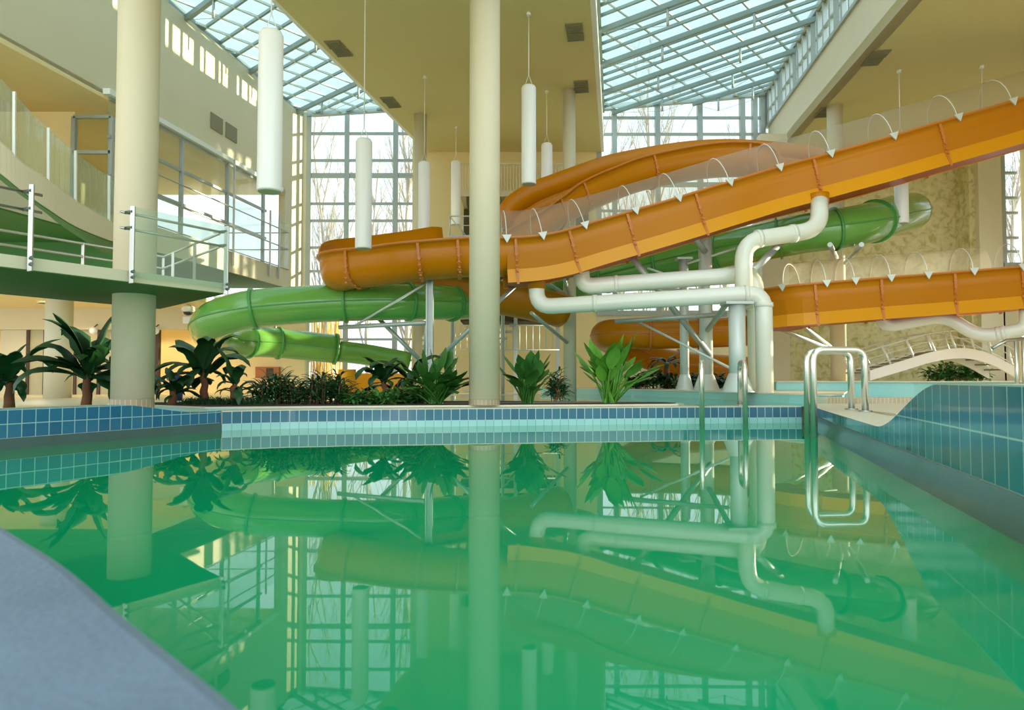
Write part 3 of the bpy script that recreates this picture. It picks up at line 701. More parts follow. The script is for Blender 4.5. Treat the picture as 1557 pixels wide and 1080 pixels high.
# =================================================================== SLIDES
def proj(p):
    r = p-Vector((0, 0, HC)); dep = r.y*_c+r.z*_s; return CX+FPX*r.x/dep, CY-FPX*(-r.y*_s+r.z*_c)/dep
def at_x(fs, x, lo=0, hi=None):
    hi = min(hi or len(fs), len(fs)); return min(range(lo, hi), key=lambda i: abs(proj(fs[i][0])[0]-x))
HALF = [(.56, .42), (.555, .20), (.54, .03), (.49, -.13), (.39, -.27), (.21, -.37), (0, -.41)]
OUT = [(-a, b) for a, b in HALF]+[(a, b) for a, b in HALF[::-1][1:]]
IN = [(a*.93, b if i in (0, len(OUT)-1) else b+.03) for i, (a, b) in enumerate(OUT)]
SEC = [(-.62, .42), (-.62, .375), (-.56, .375)]+OUT[1:-1]+[(.56, .375), (.62, .375), (.62, .42)]+IN[::-1]
def flume(name, label, lips, extra, flx, skirt=None, raise_=None, col_='orange', step=.22, group=None, tilt=None):
    pts = []
    for (x_, y_, D_) in lips:
        c = P(x_, y_, D_-.58); c.y += .58; c.z -= .42; pts.append(c)
    pts += [Vector(e_) for e_ in extra]
    path = resample(crom(pts, 10), step); fs = frames(path, tilt)
    t = thing(name, path[0], label, 'water slide', group)
    il = min(range(len(fs)), key=lambda i: proj(fs[i][0])[0])        # where the slide turns back at its left end
    MB().sweep(fs, SEC).build('flume_channel', col_, t)
    for s_ in (-1, 1): MB().sweep(fs, [(s_*.55, .40), (s_*.635, .40), (s_*.635, .435), (s_*.55, .435)], smooth=False).build('lip', 'orfl' if col_ == 'orange' else 'greenf', t)
    if skirt:
        i0, i1 = at_x(fs, skirt[0], 0, il), at_x(fs, skirt[1], 0, il); i0, i1 = min(i0, i1), max(i0, i1); sub = fs[i0:i1+1]
        m = MB()
        for s_ in (-1, 1): m.sweep(sub, [(s_*.485, -.30), (s_*.45, -.30), (s_*.52, -.62), (s_*.555, -.62)], smooth=False)
        m.build('skirt', 'orangel', t, label='lighter orange lower side band')
        m = MB()
        for s_ in (-1, 1): m.sweep(sub, [(s_*.52, .05), (s_*.557, .05), (s_*.485, -.31), (s_*.45, -.31)], smooth=False)
        m.build('side_panel', col_, t)
        MB().sweep(sub, [(-.51, -.58), (.51, -.58), (.51, -.605), (-.51, -.605)], smooth=False).build('underside', 'orr', t, label='dark red underside panel')
    if raise_:
        s_, i0f, i1f, hgt = raise_; ex = .7 if i1f > 1 else .25; n = len(fs); a0, a1 = (il+i0f, at_x(fs, i1f, il)) if i1f > 1 else (int(i0f*n), min(n-1, int(i1f*n))); sub = fs[a0:a1+1]; k = len(sub)
        def rs(i):
            f = i/(k-1); h = hgt*(.12+.88*f**ex)*min(1, (1-f)*14+.05)**.5
            return [(s_*.56, .40), (s_*.60, .40), (s_*.59, .42+h), (s_*.55, .42+h)]
        MB().sweep(sub, rs).build('splash_wall', col_, t)
    fl_ = []
    for it in flx:
        i = at_x(fs, it, 0, il+1) if not isinstance(it, tuple) else at_x(fs, it[0], il)
        p, sd, up = fs[i]; tt = up.cross(sd).normalized(); sub = [(p-tt*.03, sd, up), (p+tt*.03, sd, up)]
        o2 = [(-.61, .42)]+[(a*1.09, b*1.05-.02) for a, b in OUT[1:-1]]+[(.61, .42), (.56, .42)]+OUT[1:-1][::-1]+[(-.56, .42)]
        m = MB(); m.sweep(sub, o2, smooth=False)
        if skirt and min(i0, i1) <= i <= max(i0, i1):
            for s_ in (-1, 1): m.sweep(sub, [(s_*.52, -.28), (s_*.49, -.28), (s_*.51, -.66), (s_*.56, -.66)], smooth=False)
        for a, b in OUT[1:-1]:
            q = p+sd*a*1.05+up*b*1.03
            for e_ in (-1, 1): m.box(q+tt*.035*e_, (.03, .03, .03))
        for e_ in (-1, 1):
            for z_ in (0, -.12, -.25, -.36): m.box(p+sd*e_*.565+up*z_, (.05, .05, .03))
        f = m.build('flange', 'orfl' if col_ == 'orange' else 'greenf', t)
    return t, fs
def netcover(t, fs, x0, x1, hoops, h=.72, netend=None, name='net_cover'):
    il = min(range(len(fs)), key=lambda i: proj(fs[i][0])[0]); i0, i1 = at_x(fs, x0, 0, il+1), at_x(fs, x1, 0, il+1); i0, i1 = min(i0, i1), max(i0, i1)
    ie0, ie1 = i0, i1
    if netend: j = at_x(fs, netend); ie0 = max(i0, j) if fs[0][0].x > fs[-1][0].x else i0; ie1 = i1 if fs[0][0].x > fs[-1][0].x else min(i1, j)
    arc = [(.58*math.cos(a), .44+h*math.sin(a)) for a in [math.pi*k/12 for k in range(13)]]
    MB().sweep(fs[ie0:ie1+1], arc, closed=False, caps=False).build(name, 'net', t, recalc=False, label='see-through mesh cover arched over the channel')
    for x_ in hoops:
        i = at_x(fs, x_, 0, il+1); p, sd, up = fs[i]; tt = up.cross(sd).normalized()
        MB().tube([p+sd*a*1.02+up*(b+.01) for a, b in arc], .011, 6).build('hoop', 'white', t)
        for s_ in (-1, 1):
            m = MB(); q = p+sd*s_*.63+up*.42; n = len(m.v)
            m.v += [q+tt*.11+up*.05, q-tt*.11+up*.05, q+up*-.14, q+sd*s_*.04+tt*.11+up*.05, q+sd*s_*.04-tt*.11+up*.05, q+sd*s_*.03+up*-.14]
            for f_ in ((0, 1, 2), (5, 4, 3), (0, 3, 4, 1), (1, 4, 5, 2), (2, 5, 3, 0)): m.face([n+k for k in f_])
            m.build('bracket', 'galvl', t)
main_l = [(1720, 100, 16.6), (1640, 125, 16.7), (1557, 150, 16.8), (1436, 185, 16.9), (1344, 212, 17), (1259.6, 235, 17.1), (1178, 256, 17.1), (1107, 277, 17), (1032, 300, 16.9), (960, 321, 16.8),
          (892, 340, 16.7), (828, 356, 16.5), (773, 361, 16.4), (713, 361, 16.3), (620, 368, 16.2), (565, 376, 16.3)]
e0 = P(565, 376, 15.72); zz = e0.z-.42
ext = [(-4.0, 16.6, zz-.02), (-4.22, 17.35, zz-.04), (-4.0, 18.15, zz-.06), (-3.2, 18.75, zz-.10), (-2.2, 18.95, zz-.16), (-1.0, 19.1, zz-.3), (.3, 19.4, zz-.5), (1.4, 20, zz-.7)]
big, bf = flume('orange_flume_slide', 'big orange water slide crossing the hall from upper right and looping at left', main_l, ext,
                [1421, 1225, 1053, 950, 856, 776, 692, 638, 548, (640,), (610,)], skirt=(1700, 774), raise_=(-1, 0, 672, 1.6))
netcover(big, bf, 1700, 752, (1610, 1524, 1436, 1344, 1260, 1178, 1107, 1032, 960, 892, 828, 764))
arc_l = [(1232, 262, 17.9), (1226, 240, 18.9), (1192, 223, 19.6), (1144, 216, 19.9), (1076, 219, 20), (981, 237, 19.8), (925, 256, 19.5), (870, 280, 19.1), (833, 302, 18.6), (812, 320, 18.3)]
e0 = P(812, 320, 17.7); zz = e0.z-.42
arc, af = flume('orange_loop_slide', 'arched orange slide loop high in the middle beneath the glass roof', arc_l,
                [(.25, 18.3, zz-.45), (-.2, 18.6, zz-.75), (-.9, 19.2, zz-.95)], [1140, 985, 878, 836], raise_=(1, .0, .93, .62))
sec_l = [(1720, 388, 17.2), (1620, 398, 17.3), (1557, 405, 17.4), (1463, 413, 17.6), (1399, 418, 17.7), (1334, 423, 17.8), (1254, 430, 17.9), (1219, 434, 18.1)]
e0 = P(1219, 434, 17.5); zz = e0.z-.42
sec, sf = flume('orange_flume_slide', 'second orange slide at the right edge, lower than the big one', sec_l,
                [(7.15, 18.6, zz-.03), (7.1, 19.3, zz-.04), (7.7, 19.9, zz-.05), (8.7, 20.1, zz-.08)], [1530, 1435, 1320, 1228], skirt=(1700, 1150))
netcover(sec, sf, 1700, 1205, (1610, 1535, 1458, 1392, 1337, 1290, 1248, 1213), h=.62, netend=1490)
def tubeslide(name, label, ctrl, r, flx, col_, fcol, group=None, step=.2, opens=None):
    path = resample(crom([P(*c) for c in ctrl], 10), step); t = thing(name, path[0], label, 'water slide', group); fs = frames(path)
    rf = (lambda f: r+.10*max(0, 1-f/.38)) if opens else (lambda f: r)
    rl_ = [rf(i/(len(path)-1)) for i in range(len(path))]
    MB().tube(path, rl_, 32).build('tube', col_, t)
    m = MB()
    for s_ in (-1, 1): m.sweep([(p+sd*s_*q_, sd, up) for (p, sd, up), q_ in zip(fs, rl_)], [(-.02, .018), (.02, .018), (.02, -.018), (-.02, -.018)])
    m.build('seam', fcol, t)
    for it in flx:
        i = at_x(fs, it[0], int(it[1]*len(fs)), int(it[2]*len(fs)))
        a, b = path[max(0, i-1)], path[min(len(path)-1, i+1)]; d_ = (b-a).normalized(); p = path[i]
        MB().tube([p-d_*.035, p+d_*.035], rl_[i]+.05, 32).build('flange', fcol, t)
    return t, fs
gl = [(1385, 322, 21), (1358, 328, 19.4), (1325, 338, 18.4), (1280, 347, 18.1), (1220, 356, 18.3), (1130, 374, 18.9), (1040, 393, 19.9), (950, 414, 21), (860, 436, 22), (780, 452, 21.2), (711, 460, 19.2), (614, 459, 17.7),
      (510, 461, 17.4), (440, 465, 17.1), (385, 470, 16.9), (345, 479, 16.9), (322, 490, 17.3), (317, 502, 18.3), (330, 512, 19.6), (365, 519, 20.8), (424, 522, 21.8), (511, 531, 22.6)]
grn, gf = tubeslide('green_tube_slide', 'long green tube slide running below the orange slide and bending back at left', gl, .47,
                    [(1330, 0, .3), (1272, 0, .3), (1180, 0, .4), (1090, 0, .4), (1000, 0, .6), (920, 0, .6), (840, 0, .6), (770, .2, .7), (690, .3, .8), (624, .3, .8), (529, .4, .8), (381, .5, .85), (424, .86, 1), (375, .86, 1), (508, .86, 1)], 'green', 'greenf', opens=True)
cp = resample(crom([P(512, 535, 22.65), P(560, 541, 23.1), P(620, 552, 23.6)], 8), .2)
MB().sweep(frames(cp), [(a*.8, b*.8) for a, b in SEC]).build('open_outlet', 'green', grn, label='open green outlet channel')
ol = [(1150, 502, 19.8), (1100, 505, 20), (1000, 508, 20.3), (945, 507, 20.5), (922, 509, 21.0), (924, 515, 21.9), (960, 532, 22.5), (1020, 552, 22.8), (1100, 560, 22.8), (1140, 563, 22.8)]
tubeslide('orange_tube_slide', 'low orange tube slide behind the steel posts right of centre', ol, .44, [(1060, 0, .5), (985, 0, .5), (1030, .55, 1)], 'orange', 'orfl')
# =================================================================== PIPES
def bend(pts, r, n=6):
    o = [pts[0]]
    for i in range(1, len(pts)-1):
        p = pts[i]; a = (pts[i-1]-p); b = (pts[i+1]-p); q = min(r, a.length*.49, b.length*.49)
        A, B = p+a.normalized()*q, p+b.normalized()*q
        for k in range(n+1): s_ = k/n; o.append(A*(1-s_)**2+p*2*s_*(1-s_)+B*s_*s_)
    o.append(pts[-1]); return o
def pipe(label, pts, r, br=.38, joints=(), socket=None):
    pp = bend(pts, br); t = thing('white_water_pipe', pts[-1], label, 'pipe')
    MB().tube(pp, r, 24).build('pipe', 'pvc', t)
    for (i, f) in joints:
        a, b = pts[i], pts[i+1]; p = a.lerp(b, f); d_ = (b-a).normalized(); MB().tube([p-d_*.05, p+d_*.05], r+.018, 24).build('coupling', 'pvc', t)
    if socket: MB().tube([pts[0]+Vector((0, 0, .12)), pts[0]-Vector((0, 0, socket))], r+.02, 24).build('slide_socket', 'orange', t, label='orange pipe stub joining the slide')
    return t
def dn(p, z): return Vector((p.x, p.y, z))
a = P(816, 405, 16.4); b = P(816, 467, 16.4); c = P(1161, 446, 15.4)
pipe('white pipe dropping from the slide and running low and level to the big vertical pipes', [a, b, c, dn(c, .49)], .19, joints=((1, .27), (1, .93), (2, .12)), socket=.55)
a = P(884, 398, 16.9); b = P(884, 436, 16.9); c = P(1148, 417, 16.6)
pipe('white pipe running level just above the lowest one', [a, b, c, dn(c+Vector((.05, .1, 0)), .49)], .20, joints=((1, .2), (1, .9)), socket=.12)
a = P(1246, 302, 16.6); b = P(1246, 349, 16.2); c = P(1130, 367, 16.0)
pipe('white pipe curving down from the slide at right into the vertical pipes', [a, b, c, dn(c, 2.4)], .20, br=.5, joints=((1, .35), (1, .8)), socket=.1)
a = P(1340, 462, 18.2); pipe('thin white pipe zigzagging below the second orange slide', [a, P(1342, 498, 18.2), P(1437, 480, 18.0), P(1490, 513, 17.6), P(1562, 500, 17.0), P(1562, 470, 17)], .17, joints=((3, .4), (3, .5)))
# =================================================================== STEEL SUPPORTS
def support(x, D, z0, ztop, r, label, struts=(), rods=(), flare=True, square=False, cat='support post'):
    p = P(x, 576, D); p.z = z0; t = thing('steel_support_post', p, label, cat, 'steel posts carrying the slides')
    if square:
        m = MB(); 
        for s_ in (-1, 1): m.box((p.x+s_*r*.8, D, (z0+ztop)/2), (r*.4, r*2, ztop-z0))
        m.box((p.x, D, (z0+ztop)/2), (r*1.6, r*.3, ztop-z0)); m.build('post', 'galv', t)
    else: MB().tube([p, dn(p, ztop)], r, 24).build('post', 'galvl', t)
    if flare: MB().lathe(p, [(r*2.1, 0), (r*1.9, .03), (r*1.15, .38), (r*1.02, .42)], 24).build('base_flare', 'galvl', t)
    MB().box(dn(p, ztop+.02), (r*3.4, r*2.6, .06)).build('top_plate', 'galv', t)
    for (A, B, w_) in struts: MB().tube([P(*A), P(*B)], w_, 12).build('brace', 'galv', t)
    for (A, B) in rods: MB().tube([P(*A), P(*B)], .03, 8).build('tie_rod', 'galvl', t)
    return t
support(653, 16.6, .33, P(653, 417, 16.6).z, .085, 'galvanised steel post under the left orange slide loop',
        struts=[((516, 498, 17.4), (648, 491, 16.6), .055), ((574, 483, 18), (637, 546, 18), .055), ((666, 546, 16.9), (789, 430, 16.9), .055)],
        rods=[((542, 494, 17.2), (650, 430, 16.6)), ((645, 540, 17.6), (648, 492, 16.8))], flare=False, square=True)
support(1041, 18.4, .49, P(1041, 395, 18.4).z, .12, 'slimmer white steel post left of the pair behind the pipes',
        struts=[((935, 489, 18), (1105, 478, 17.2), .06)], rods=[((972, 490, 18), (1110, 560, 16))])
support(1074, 18.2, .49, P(1074, 345, 18.2).z, .175, 'thicker white steel post right of the pair behind the pipes',
        struts=[((958, 388, 17), (1080, 540, 18), .075), ((1056, 362, 17.4), (1072, 382, 18), .08), ((1105, 462, 15.8), (1076, 502, 18), .065)],
        rods=[((985, 408, 18), (1035, 425, 18.3)), ((1045, 401, 18.2), (1118, 378, 18))])
support(1121.5, 15.3, .49, P(1121, 463, 15.3).z, .18, 'shiny steel post in front of the vertical white pipes', flare=True,
        struts=[((1190, 366, 17.5), (1146, 412, 16.2), .085)])
t = thing('steel_brace', P(1265, 525, 20), 'crossing steel braces leaning on the slim column behind the pool ladder', 'brace')
for A, B in (((1196, 478, 18.8), (1262, 527, 20.7)), ((1175, 496, 19), (1258, 529, 20.6)), ((1262, 372, 16.6), (1272, 392, 20.85)), ((1310, 372, 16.8), (1285, 400, 20.85))):
    MB().tube([P(*A), P(*B)], .06, 10).build('brace', 'galv', t)
MB().tube([P(1222, 490, 19), P(1268, 488, 20.85)], .02, 6).build('tie_rod', 'galvl', t)
t = thing('steel_brace', P(868, 447, 20.9), 'short steel braces between the middle of the big slide and the slim column', 'brace')
for A, B in (((825, 426, 17), (858, 447, 20.75)), ((857, 422, 17), (866, 449, 20.75)), ((808, 476, 18), (862, 521, 20.75))):
    MB().tube([P(*A), P(*B)], .05, 10).build('brace', 'galv', t)
# =================================================================== POOL LADDERS
def ladder(label, wl, dk, zt, zd, r=.021, cr=.16):
    t = thing('pool_ladder_rail', dk[0], label, 'pool ladder')
    for a, b in zip(wl, dk):
        pts = [Vector((a.x, a.y, -.12)), Vector((a.x, a.y, zt)), Vector((b.x, b.y, zt)), Vector((b.x, b.y, zd))]
        MB().tube(bend(pts, cr, 8), r, 14).build('handrail', 'steel', t)
        MB().cyl((b.x, b.y, zd), r*2, .02, 16).build('flange', 'steelb', t)
    return t
ladder('pair of tall chrome ladder loops at the right pool wall', [Vector((4.13, 9.47, 0)), Vector((4.31, 10.1, 0))], [Vector((4.85, 9.5, 0)), Vector((4.98, 10.15, 0))], 1.19, .335, r=.045)
l2 = [P(1067, 600, 11.75), P(1133, 600, 11.85)]; l3 = [P(1067, 600, 11.75)+Vector((.20, .72, 0)), P(1133, 600, 11.85)+Vector((.15, .72, 0))]
ladder('pair of chrome ladder loops seen edge-on at the far pool rim', l2, l3, 1.08, .3, r=.045, cr=.2)
# =================================================================== GALLERY PARAPET, SERVICE STAIR, BRIDGE
a, b = P(700, 290, 26), P(903, 290, 26)
t = thing('slatted_balcony', (a.x, 26, a.z), 'high balcony with a parapet of thin pale slats on the back wall', 'balcony')
MB().box(((a.x+b.x)/2, 27, a.z-.1), (b.x-a.x, 2, .22)).build('floor_slab', 'cream', t)
m = MB(); n = 44
for i in range(n): m.box((a.x+(b.x-a.x)*(i+.5)/n, 26.02, a.z+.5), (.05, .04, 1.0))
m.build('slats', 'cream', t)
MB().box(((a.x+b.x)/2, 26, a.z+1.02), (b.x-a.x, .07, .06)).build('top_rail', 'cream', t)
m = MB()
for i in range(9): m.box((a.x+(b.x-a.x)*(i+.5)/9, 27, a.z-.35), (.1, 1.9, .26))
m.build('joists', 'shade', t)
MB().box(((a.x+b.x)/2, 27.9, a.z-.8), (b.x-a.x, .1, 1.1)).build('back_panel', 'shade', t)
a, b = P(684, 358, 22), P(764, 358, 22); t = thing('slide_platform', a, 'small steel platform with railing behind the middle column', 'platform')
MB().box(((a.x+b.x)/2, 22.6, a.z-.05), (b.x-a.x, 1.3, .1)).build('deck', 'galv', t)
m = MB()
for k in range(5): q = a.lerp(b, k/4); m.tube([q, q+Vector((0, 0, .62))], .02, 6)
m.tube([a+Vector((0, 0, .62)), b+Vector((0, 0, .62))], .025, 6); m.tube([a+Vector((0, 0, .32)), b+Vector((0, 0, .32))], .015, 6); m.tube([a+Vector((0, 0, .6)), a.lerp(b, .3)], .02, 6)
m.build('railing', 'galvl', t)
for q in (a, b): MB().tube([Vector((q.x, 23, .28)), Vector((q.x, 23, a.z))], .06, 10).build('leg', 'galv', t)
a, b = P(700, 480, 24), P(850, 480, 24)
t = thing('service_stair', dn(a, .3), 'steel service stair with railings and dark landing behind the middle column', 'stair')
for x_ in (690, 784, 848):
    q = P(x_, 480, 24); MB().bar(dn(q, .28), dn(q, q.z+1.3), .13, .13).build('post', 'galvl', t)
MB().box(((a.x+b.x)/2, 24.8, a.z-.1), (b.x-a.x, 1.6, .2)).build('landing', 'dark', t)
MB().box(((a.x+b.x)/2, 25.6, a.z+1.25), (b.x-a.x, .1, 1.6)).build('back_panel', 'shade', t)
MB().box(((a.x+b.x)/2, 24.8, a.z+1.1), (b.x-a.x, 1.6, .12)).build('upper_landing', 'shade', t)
m = MB(); s0, s1 = P(712, 590, 24), P(780, 545, 24)
for k in range(11): q = s0.lerp(s1, k/10); m.box((q.x, 24.2, .4+(a.z-.5)*k/11), (.24, .9, .05))
m.build('steps', 'galv', t)
m = MB()
for k in range(16): q = a.lerp(b, k/15); m.tube([(q.x, 23.95, a.z-1.2), (q.x, 23.95, a.z-.35)], .016, 5)
m.tube([(a.x, 23.95, a.z-.35), (b.x, 23.95, a.z-.35)], .025, 6); m.tube([(a.x, 23.95, a.z-1.2), (b.x, 23.95, a.z-1.2)], .025, 6)
m.build('railing', 'galvl', t)
# arched footbridge
t = thing('arched_footbridge', P(1325, 579, 19), 'small arched white footbridge with a curved railing in front of the stone wall', 'bridge')
dk = crom([P(1322, 578, 19), P(1372, 563, 19), P(1420, 549, 19), P(1465, 544, 19), P(1505, 553, 19), P(1545, 574, 19)], 6)
fs = [(p, Vector((0, 1, 0)), Vector((0, 0, 1))) for p in dk]
m = MB()
for o_ in (0, 1.1): m.sweep([(p+Vector((0, o_, 0)), Vector((0, 1, 0)), Vector((0, 0, 1))) for p in dk], [(-.04, -.02), (.04, -.02), (.04, .26), (-.04, .26)], smooth=False)
m.build('stringer', 'white', t)
m = MB()
for p in resample(dk, .3): m.box(p+Vector((0, .55, .2)), (.26, 1.05, .04))
m.build('steps', 'vent', t)
hr = [p+Vector((-.25*(1-i/len(dk)), 0, .74)) for i, p in enumerate(dk)]
for hh in (1, .72, .45):
    for o_ in (0, 1.1): MB().tube([dk[i].lerp(hr[i], hh)+Vector((0, o_, .0)) for i in range(len(dk))], .022 if hh == 1 else .012, 6).build('rail', 'galvl', t)
for i in range(0, len(dk), 4):
    for o_ in (0, 1.1): MB().tube([dk[i]+Vector((.12, o_, .05)), hr[i]+Vector((0, o_, 0))], .03, 8).build('post', 'galvl', t)
t = thing('steel_handrail', P(1548, 574, 14), 'short polished handrail standing at the right edge beyond the blue tiled wall', 'railing')
m = MB(); m.tube([P(1509, 530, 14), P(1530, 518, 14), P(1570, 514, 14)], .035, 8); m.build('rail', 'steelb', t)
for x_ in (1545, 1556): q = P(x_, 516, 14); MB().tube([q, dn(q, .3)], .04, 8).build('post', 'steel', t)
# =================================================================== PLANTS
def leaf(m, base, az, elev, L, W, droop=1.0, pet=.3, fold=.25, torn=0, tip=.0, rnd=random):
    """one blade on a petiole: grows from base, arches and droops"""
    d = Vector((math.cos(az), math.sin(az), 0)); p = Vector(base); el = elev; N = 9; seg = L/N
    mid = [p.copy()]; els = [el]
    for k in range(N):
        p = p+(d*math.cos(el)+Vector((0, 0, math.sin(el))))*seg; mid.append(p.copy()); el -= droop*(k+1)/N*.28; els.append(el)
    sdv = Vector((-d.y, d.x, 0)); start = max(1, int(pet*N))
    m.tube(mid[:start+1], [W*.05+.008]*(start+1), 5, caps=False)
    prev = None; K = N-start
    for k in range(start, N+1):
        f = (k-start)/K; wd = W*.5*(math.sin(math.pi*min(1, f*.92+.06))**.75 if f < 1 else .02)
        if torn: wd *= rnd.uniform(1-torn, 1)
        up = Vector((-d.x*math.sin(els[k]), -d.y*math.sin(els[k]), math.cos(els[k])))
        l = mid[k]+sdv*wd-up*wd*fold*(1 if torn == 0 else 1.6); r = mid[k]-sdv*wd-up*wd*fold*(1 if torn == 0 else 1.6)
        n = len(m.v); m.v += [l, mid[k]+up*.004, r]
        if prev is not None:
            m.face((prev, n, n+1, prev+1), True); m.face((prev+1, n+1, n+2, prev+2), True)
        prev = n
def banana(x, ybase, ytop, D, label, nl=8, s=1.0, seed=1, z0=.33, mt='leafd'):
    rn = random.Random(seed); p = P(x, 576, D); p.z = z0; zt = P(x, ytop, D).z; H = zt-z0
    t = thing('banana_plant', p, label, 'plant', 'banana plants in the planting bed')
    st = [p+Vector((rn.uniform(-.01, .01)*k, 0, H*.42*k/5)) for k in range(6)]
    MB().tube(st, [.085*s, .075*s, .07*s, .06*s, .055*s, .035*s], 10).build('stem', 'trunk', t)
    m = MB()
    nl = int(nl*2.1)
    for k in range(nl):
        az = 2*math.pi*k/nl+rn.uniform(-.5, .5); el = rn.choice([1.4, 1.2, .9, .5, .1]); L = H*rn.uniform(.4, .98)
        leaf(m, st[-1]+Vector((0, 0, rn.uniform(-.16, .04))), az, el, L, L*.34, droop=rn.uniform(.7, 2.4), pet=.22, torn=.45, rnd=rn)
    m.build('foliage', mt, t, recalc=False); return t
banana(15, 620, 505, 11.0, 'dark banana plant at the far left edge behind the blue tiled wall', 9, seed=3, z0=.3)
banana(132, 618, 492, 10.9, 'broad dark banana plant just left of the thick column', 13, seed=11, z0=.3)
banana(180, 618, 520, 12.2, 'dark banana plant half hidden behind the thick left column', 8, seed=18, z0=.3)
banana(262, 628, 556, 11.9, 'low bushy banana plant just right of the thick left column', 10, seed=5)
banana(311, 628, 497, 12.4, 'tallest banana plant under the bend of the green tube', 9, seed=8)
banana(356, 628, 540, 12.0, 'banana plant with a bright upright leaf right of the tallest one', 8, seed=21)
banana(585, 625, 535, 13.3, 'banana plant with hanging leaves near the green slide outlet', 8, seed=14)
banana(625, 625, 528, 13.5, 'banana plant behind the large fan plant left of the middle column', 7, seed=33)
def fan(x, ytop, D, label, nl, width, seed, mt='leafm', z0=.335, lw_=.15):
    rn = random.Random(seed); p = P(x, 576, D); p.z = z0; H = P(x, ytop, D).z-z0
    t = thing('fan_leaf_plant', p, label, 'plant', 'broad leaved fan plants on the pool rim')
    m = MB(); s_ = MB()
    nl = int(nl*1.9)
    for k in range(nl):
        az = rn.uniform(0, 2*math.pi); sp_ = rn.uniform(.05, 1)**.8
        el = math.pi/2-sp_*width*.8; L = H*rn.uniform(.55, 1.02)*(1.05-.12*sp_)
        leaf(m, p+Vector((rn.uniform(-.1, .1), rn.uniform(-.08, .08), 0)), az, el, L, (.12+.07*rn.random())*min(1.2, H)*1.3, droop=.1+sp_*rn.uniform(.3, 1.0), pet=.58, fold=.2, rnd=rn)
    m.build('foliage', mt, t, recalc=False)
    for k in range(int(nl*.7)):
        az = rn.uniform(0, 6.28); q = p+Vector((math.cos(az)*.07, math.sin(az)*.06, 0))
        s_.tube([q, q+Vector((math.cos(az)*.12, math.sin(az)*.1, H*.45))], [.018, .010], 5)
    s_.build('stems', 'leafl', t); return t
fan(663, 528, 12.35, 'largest dark fan plant spreading left of the middle column', 34, 1.15, 4, 'leafm', lw_=.13)
fan(802, 528, 12.6, 'fan plant just right of the middle column with one tall pale leaf', 20, .75, 6, 'leafm')
fan(927, 497, 12.7, 'bright sunlit fan plant farthest right on the pool rim', 22, .95, 9, 'leafl')
def shrub(name, label, x0, x1, ytop, D, n, L, mt, seed, group=None, z0=.335, W=.02, cat='shrub', dep=.5, up=.5):
    rn = random.Random(seed); a, b = P(x0, 576, D), P(x1, 576, D); H = P(x0, ytop, D).z-z0
    c = (a+b)/2; c.z = z0; t = thing(name, c, label, cat, group); m = MB(); s_ = MB()
    for k in range(n):
        X = rn.uniform(a.x, b.x); Y = D+rn.uniform(-.1, dep); f = 1-abs((X-c.x)/((b.x-a.x)/2+.01))**2*.5; Hs = H*f*rn.uniform(.45, 1.0)
        if k % 6 == 0: s_.tube([(X, Y, z0), (X+rn.uniform(-.06, .06), Y, z0+Hs)], [.014, .006], 4)
        for q in range(3):
            leaf(m, (X, Y, z0+Hs*rn.uniform(.15, 1)), rn.uniform(0, 6.28), rn.uniform(-.1, up+.6), L*rn.uniform(.7, 1.2), W*rn.uniform(.8, 1.3), droop=.9, pet=.1, fold=.2, rnd=rn)
    m.build('foliage', mt, t, recalc=False); s_.build('stems', 'trunk', t); return t
shrub('leafy_shrub', 'dark feathery shrub in the bed right of the banana plants', 385, 455, 566, 12.2, 190, .26, 'leafd', 1, W=.035)
shrub('leafy_shrub', 'dark feathery shrub under the green outlet slide', 462, 522, 560, 12.2, 170, .28, 'leafd', 2, W=.035)
shrub('ground_cover_plant', 'low bright green ground cover plant left of the big fan plant', 525, 600, 597, 12.2, 190, .22, 'leafm', 3, W=.05)
shrub('ground_cover_plant', 'low leafy plant at the foot of the big fan plant', 590, 655, 588, 12.5, 150, .24, 'leafm', 5, W=.06)
o = shrub('grass_strip', 'strip of short dark grass along the bed below the banana plants', 275, 400, 612, 11.9, 420, .13, 'leafd', 6, W=.012, dep=.3, up=1.0, cat='grass'); o['kind'] = 'stuff'
shrub('leafy_shrub', 'round dark shrub on the island left of the steel posts', 958, 1030, 562, 20.5, 120, .35, 'leafd', 7, W=.08, z0=.49)
shrub('leafy_shrub', 'dark shrub on the island behind the steel posts', 1040, 1105, 566, 21, 120, .35, 'leafd', 8, W=.08, z0=.49)
shrub('leafy_shrub', 'dark plant standing left of the slim column behind the fan plant', 838, 858, 560, 16, 70, .3, 'leafd', 12, W=.05, z0=.3)
shrub('leafy_shrub', 'green bush seen under the arched footbridge', 1420, 1500, 549, 20.8, 140, .3, 'leafm', 9, W=.09, z0=.71)
def palm(x, ytop, D, label, z0):
    p = P(x, 576, D); p.z = z0; H = P(x, ytop, D).z-z0; t = thing('small_palm', p, label, 'plant')
    MB().tube([p, p+Vector((0, 0, H*.7))], [.12, .08], 8).build('trunk', 'trunk', t); m = MB()
    for k in range(14): leaf(m, p+Vector((0, 0, H*.7)), k*.45, random.uniform(.2, 1.1), .75, .14, droop=1.4, pet=.2)
    m.build('foliage', 'leafd', t, recalc=False)
palm(1014, 537, 21, 'small palm in front of the low orange tube', .49)
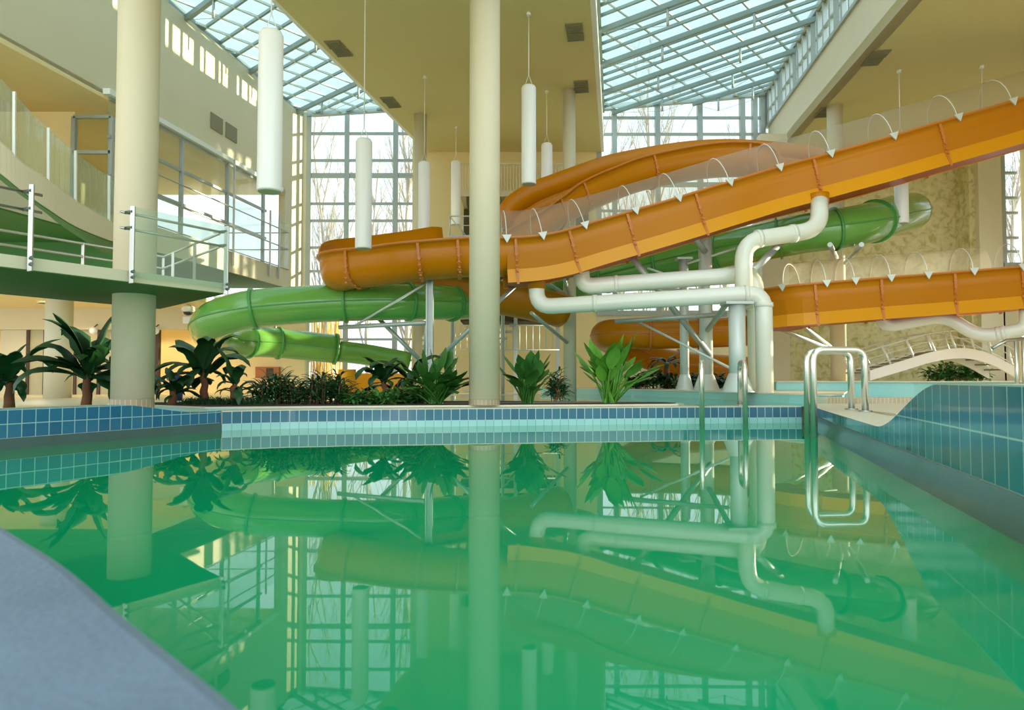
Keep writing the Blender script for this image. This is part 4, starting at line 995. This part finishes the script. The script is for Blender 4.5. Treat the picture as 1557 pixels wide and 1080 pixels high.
# bin on the ground floor
p = P(268, 600, 16); t = thing('waste_bin', dn(p, .28), 'dark blue bin behind the plants right of the thick left column', 'bin')
MB().lathe(dn(p, .28), [(.13, 0), (.16, .5), (.165, .52)], 16).build('body', 'blue', t); MB().lathe(dn(p, .8), [(.165, 0), (.12, .06), (.03, .08)], 16).build('lid', 'blue', t)
p = P(528, 600, 20); t = thing('orange_counter', dn(p, .28), 'round orange pillar and counter behind the plants at centre left', 'counter')
MB().tube([dn(p, .28), dn(P(528, 562, 20), P(528, 562, 20).z)], .25, 24).build('pillar', 'orangel', t)
q = P(625, 568, 21); MB().box(((p.x+q.x)/2, 21, (.28+q.z)/2), (q.x-p.x, .3, q.z-.28)).build('counter_front', 'orangel', t)
t = thing('framed_notice', P(414, 565, 24), 'brown wooden board on the wall behind the shrubs at left', 'board')
a, b = P(390, 558, 24.9), P(425, 575, 24.9); MB().box(((a.x+b.x)/2, 24.9, (a.z+b.z)/2), (b.x-a.x, .22, a.z-b.z)).build('frame', 'brown', t)
MB().box(((a.x+b.x)/2+.1, 24.79, (a.z+b.z)/2), (.25, .04, .3)).build('panel', 'dark', t)
# =================================================================== TREES OUTSIDE
def tree(x, y, H, label, seed, mt='bark', narrow=.35, r0=.16, lev=3, nb=16):
    rn = random.Random(seed); m = MB()
    def br(p, d, L, r, l):
        pts = [p]; q = p.copy(); dd = d.copy()
        for k in range(4):
            dd = (dd+Vector((rn.uniform(-.12, .12), rn.uniform(-.12, .12), rn.uniform(0, .12)))).normalized(); q = q+dd*L/4; pts.append(q.copy())
        m.tube(pts, [r*(1-.2*k) for k in range(5)], 4 if l else 6, caps=False)
        if l < lev:
            for k in range(nb if l == 0 else 6):
                f = rn.uniform(.12, .98); i = min(3, int(f*4)); s_ = pts[i].lerp(pts[i+1], f*4-i); a = rn.uniform(0, 6.28); n_ = Vector((math.cos(a)*narrow, math.sin(a)*narrow, 1)).normalized()
                if l > 0: n_ = (dd+Vector((rn.uniform(-.6, .6), rn.uniform(-.6, .6), rn.uniform(-.1, .5)))).normalized()
                br(s_, n_, L*(.38 if l == 0 else .5)*(1.2-f*.6), r*.38, l+1)
    br(Vector((x, y, .1)), Vector((0, 0, 1)), H, r0, 0)
    o = m.build('bare_tree', mt, recalc=False); tag(o, label, 'tree', 'bare trees outside the windows'); return o
for i, (px, D, H, lb) in enumerate(((492, 38, 15, 'bare tree outside behind the left pane of the left window'), (560, 44, 14, 'bare tree outside behind the middle of the left window'),
        (617, 36, 13.5, 'bare tree outside at the right edge of the left window'), (520, 52, 12, 'more distant bare tree outside the left window'), (950, 40, 15, 'bare tree outside left part of the right window'),
        (1015, 36, 15.5, 'tall bare tree outside the middle of the right window'), (1085, 46, 16, 'bare tree outside right part of the right window'), (985, 50, 13, 'distant bare tree behind the steel posts'),
        (1540, 34, 12, 'bare tree outside the far right window'))):
    q = P(px, 576, D); tree(q.x, q.y, H, lb, 40+i)
rn = random.Random(5); m = MB(); q = P(492, 576, 33)
for k in range(120):
    X = q.x+rn.uniform(-1.2, 1.0); Y = 33+rn.uniform(-1, 1); zt = rn.uniform(2.5, 4.6); m.tube([(X, Y, zt), (X+rn.uniform(-.1, .1), Y, zt*.5), (X+rn.uniform(-.15, .15), Y, .2)], .02, 4, caps=False)
tag(m.build('willow_branches', 'gold', recalc=False), 'golden sunlit hanging branches low outside the left window', 'tree', kind='stuff')
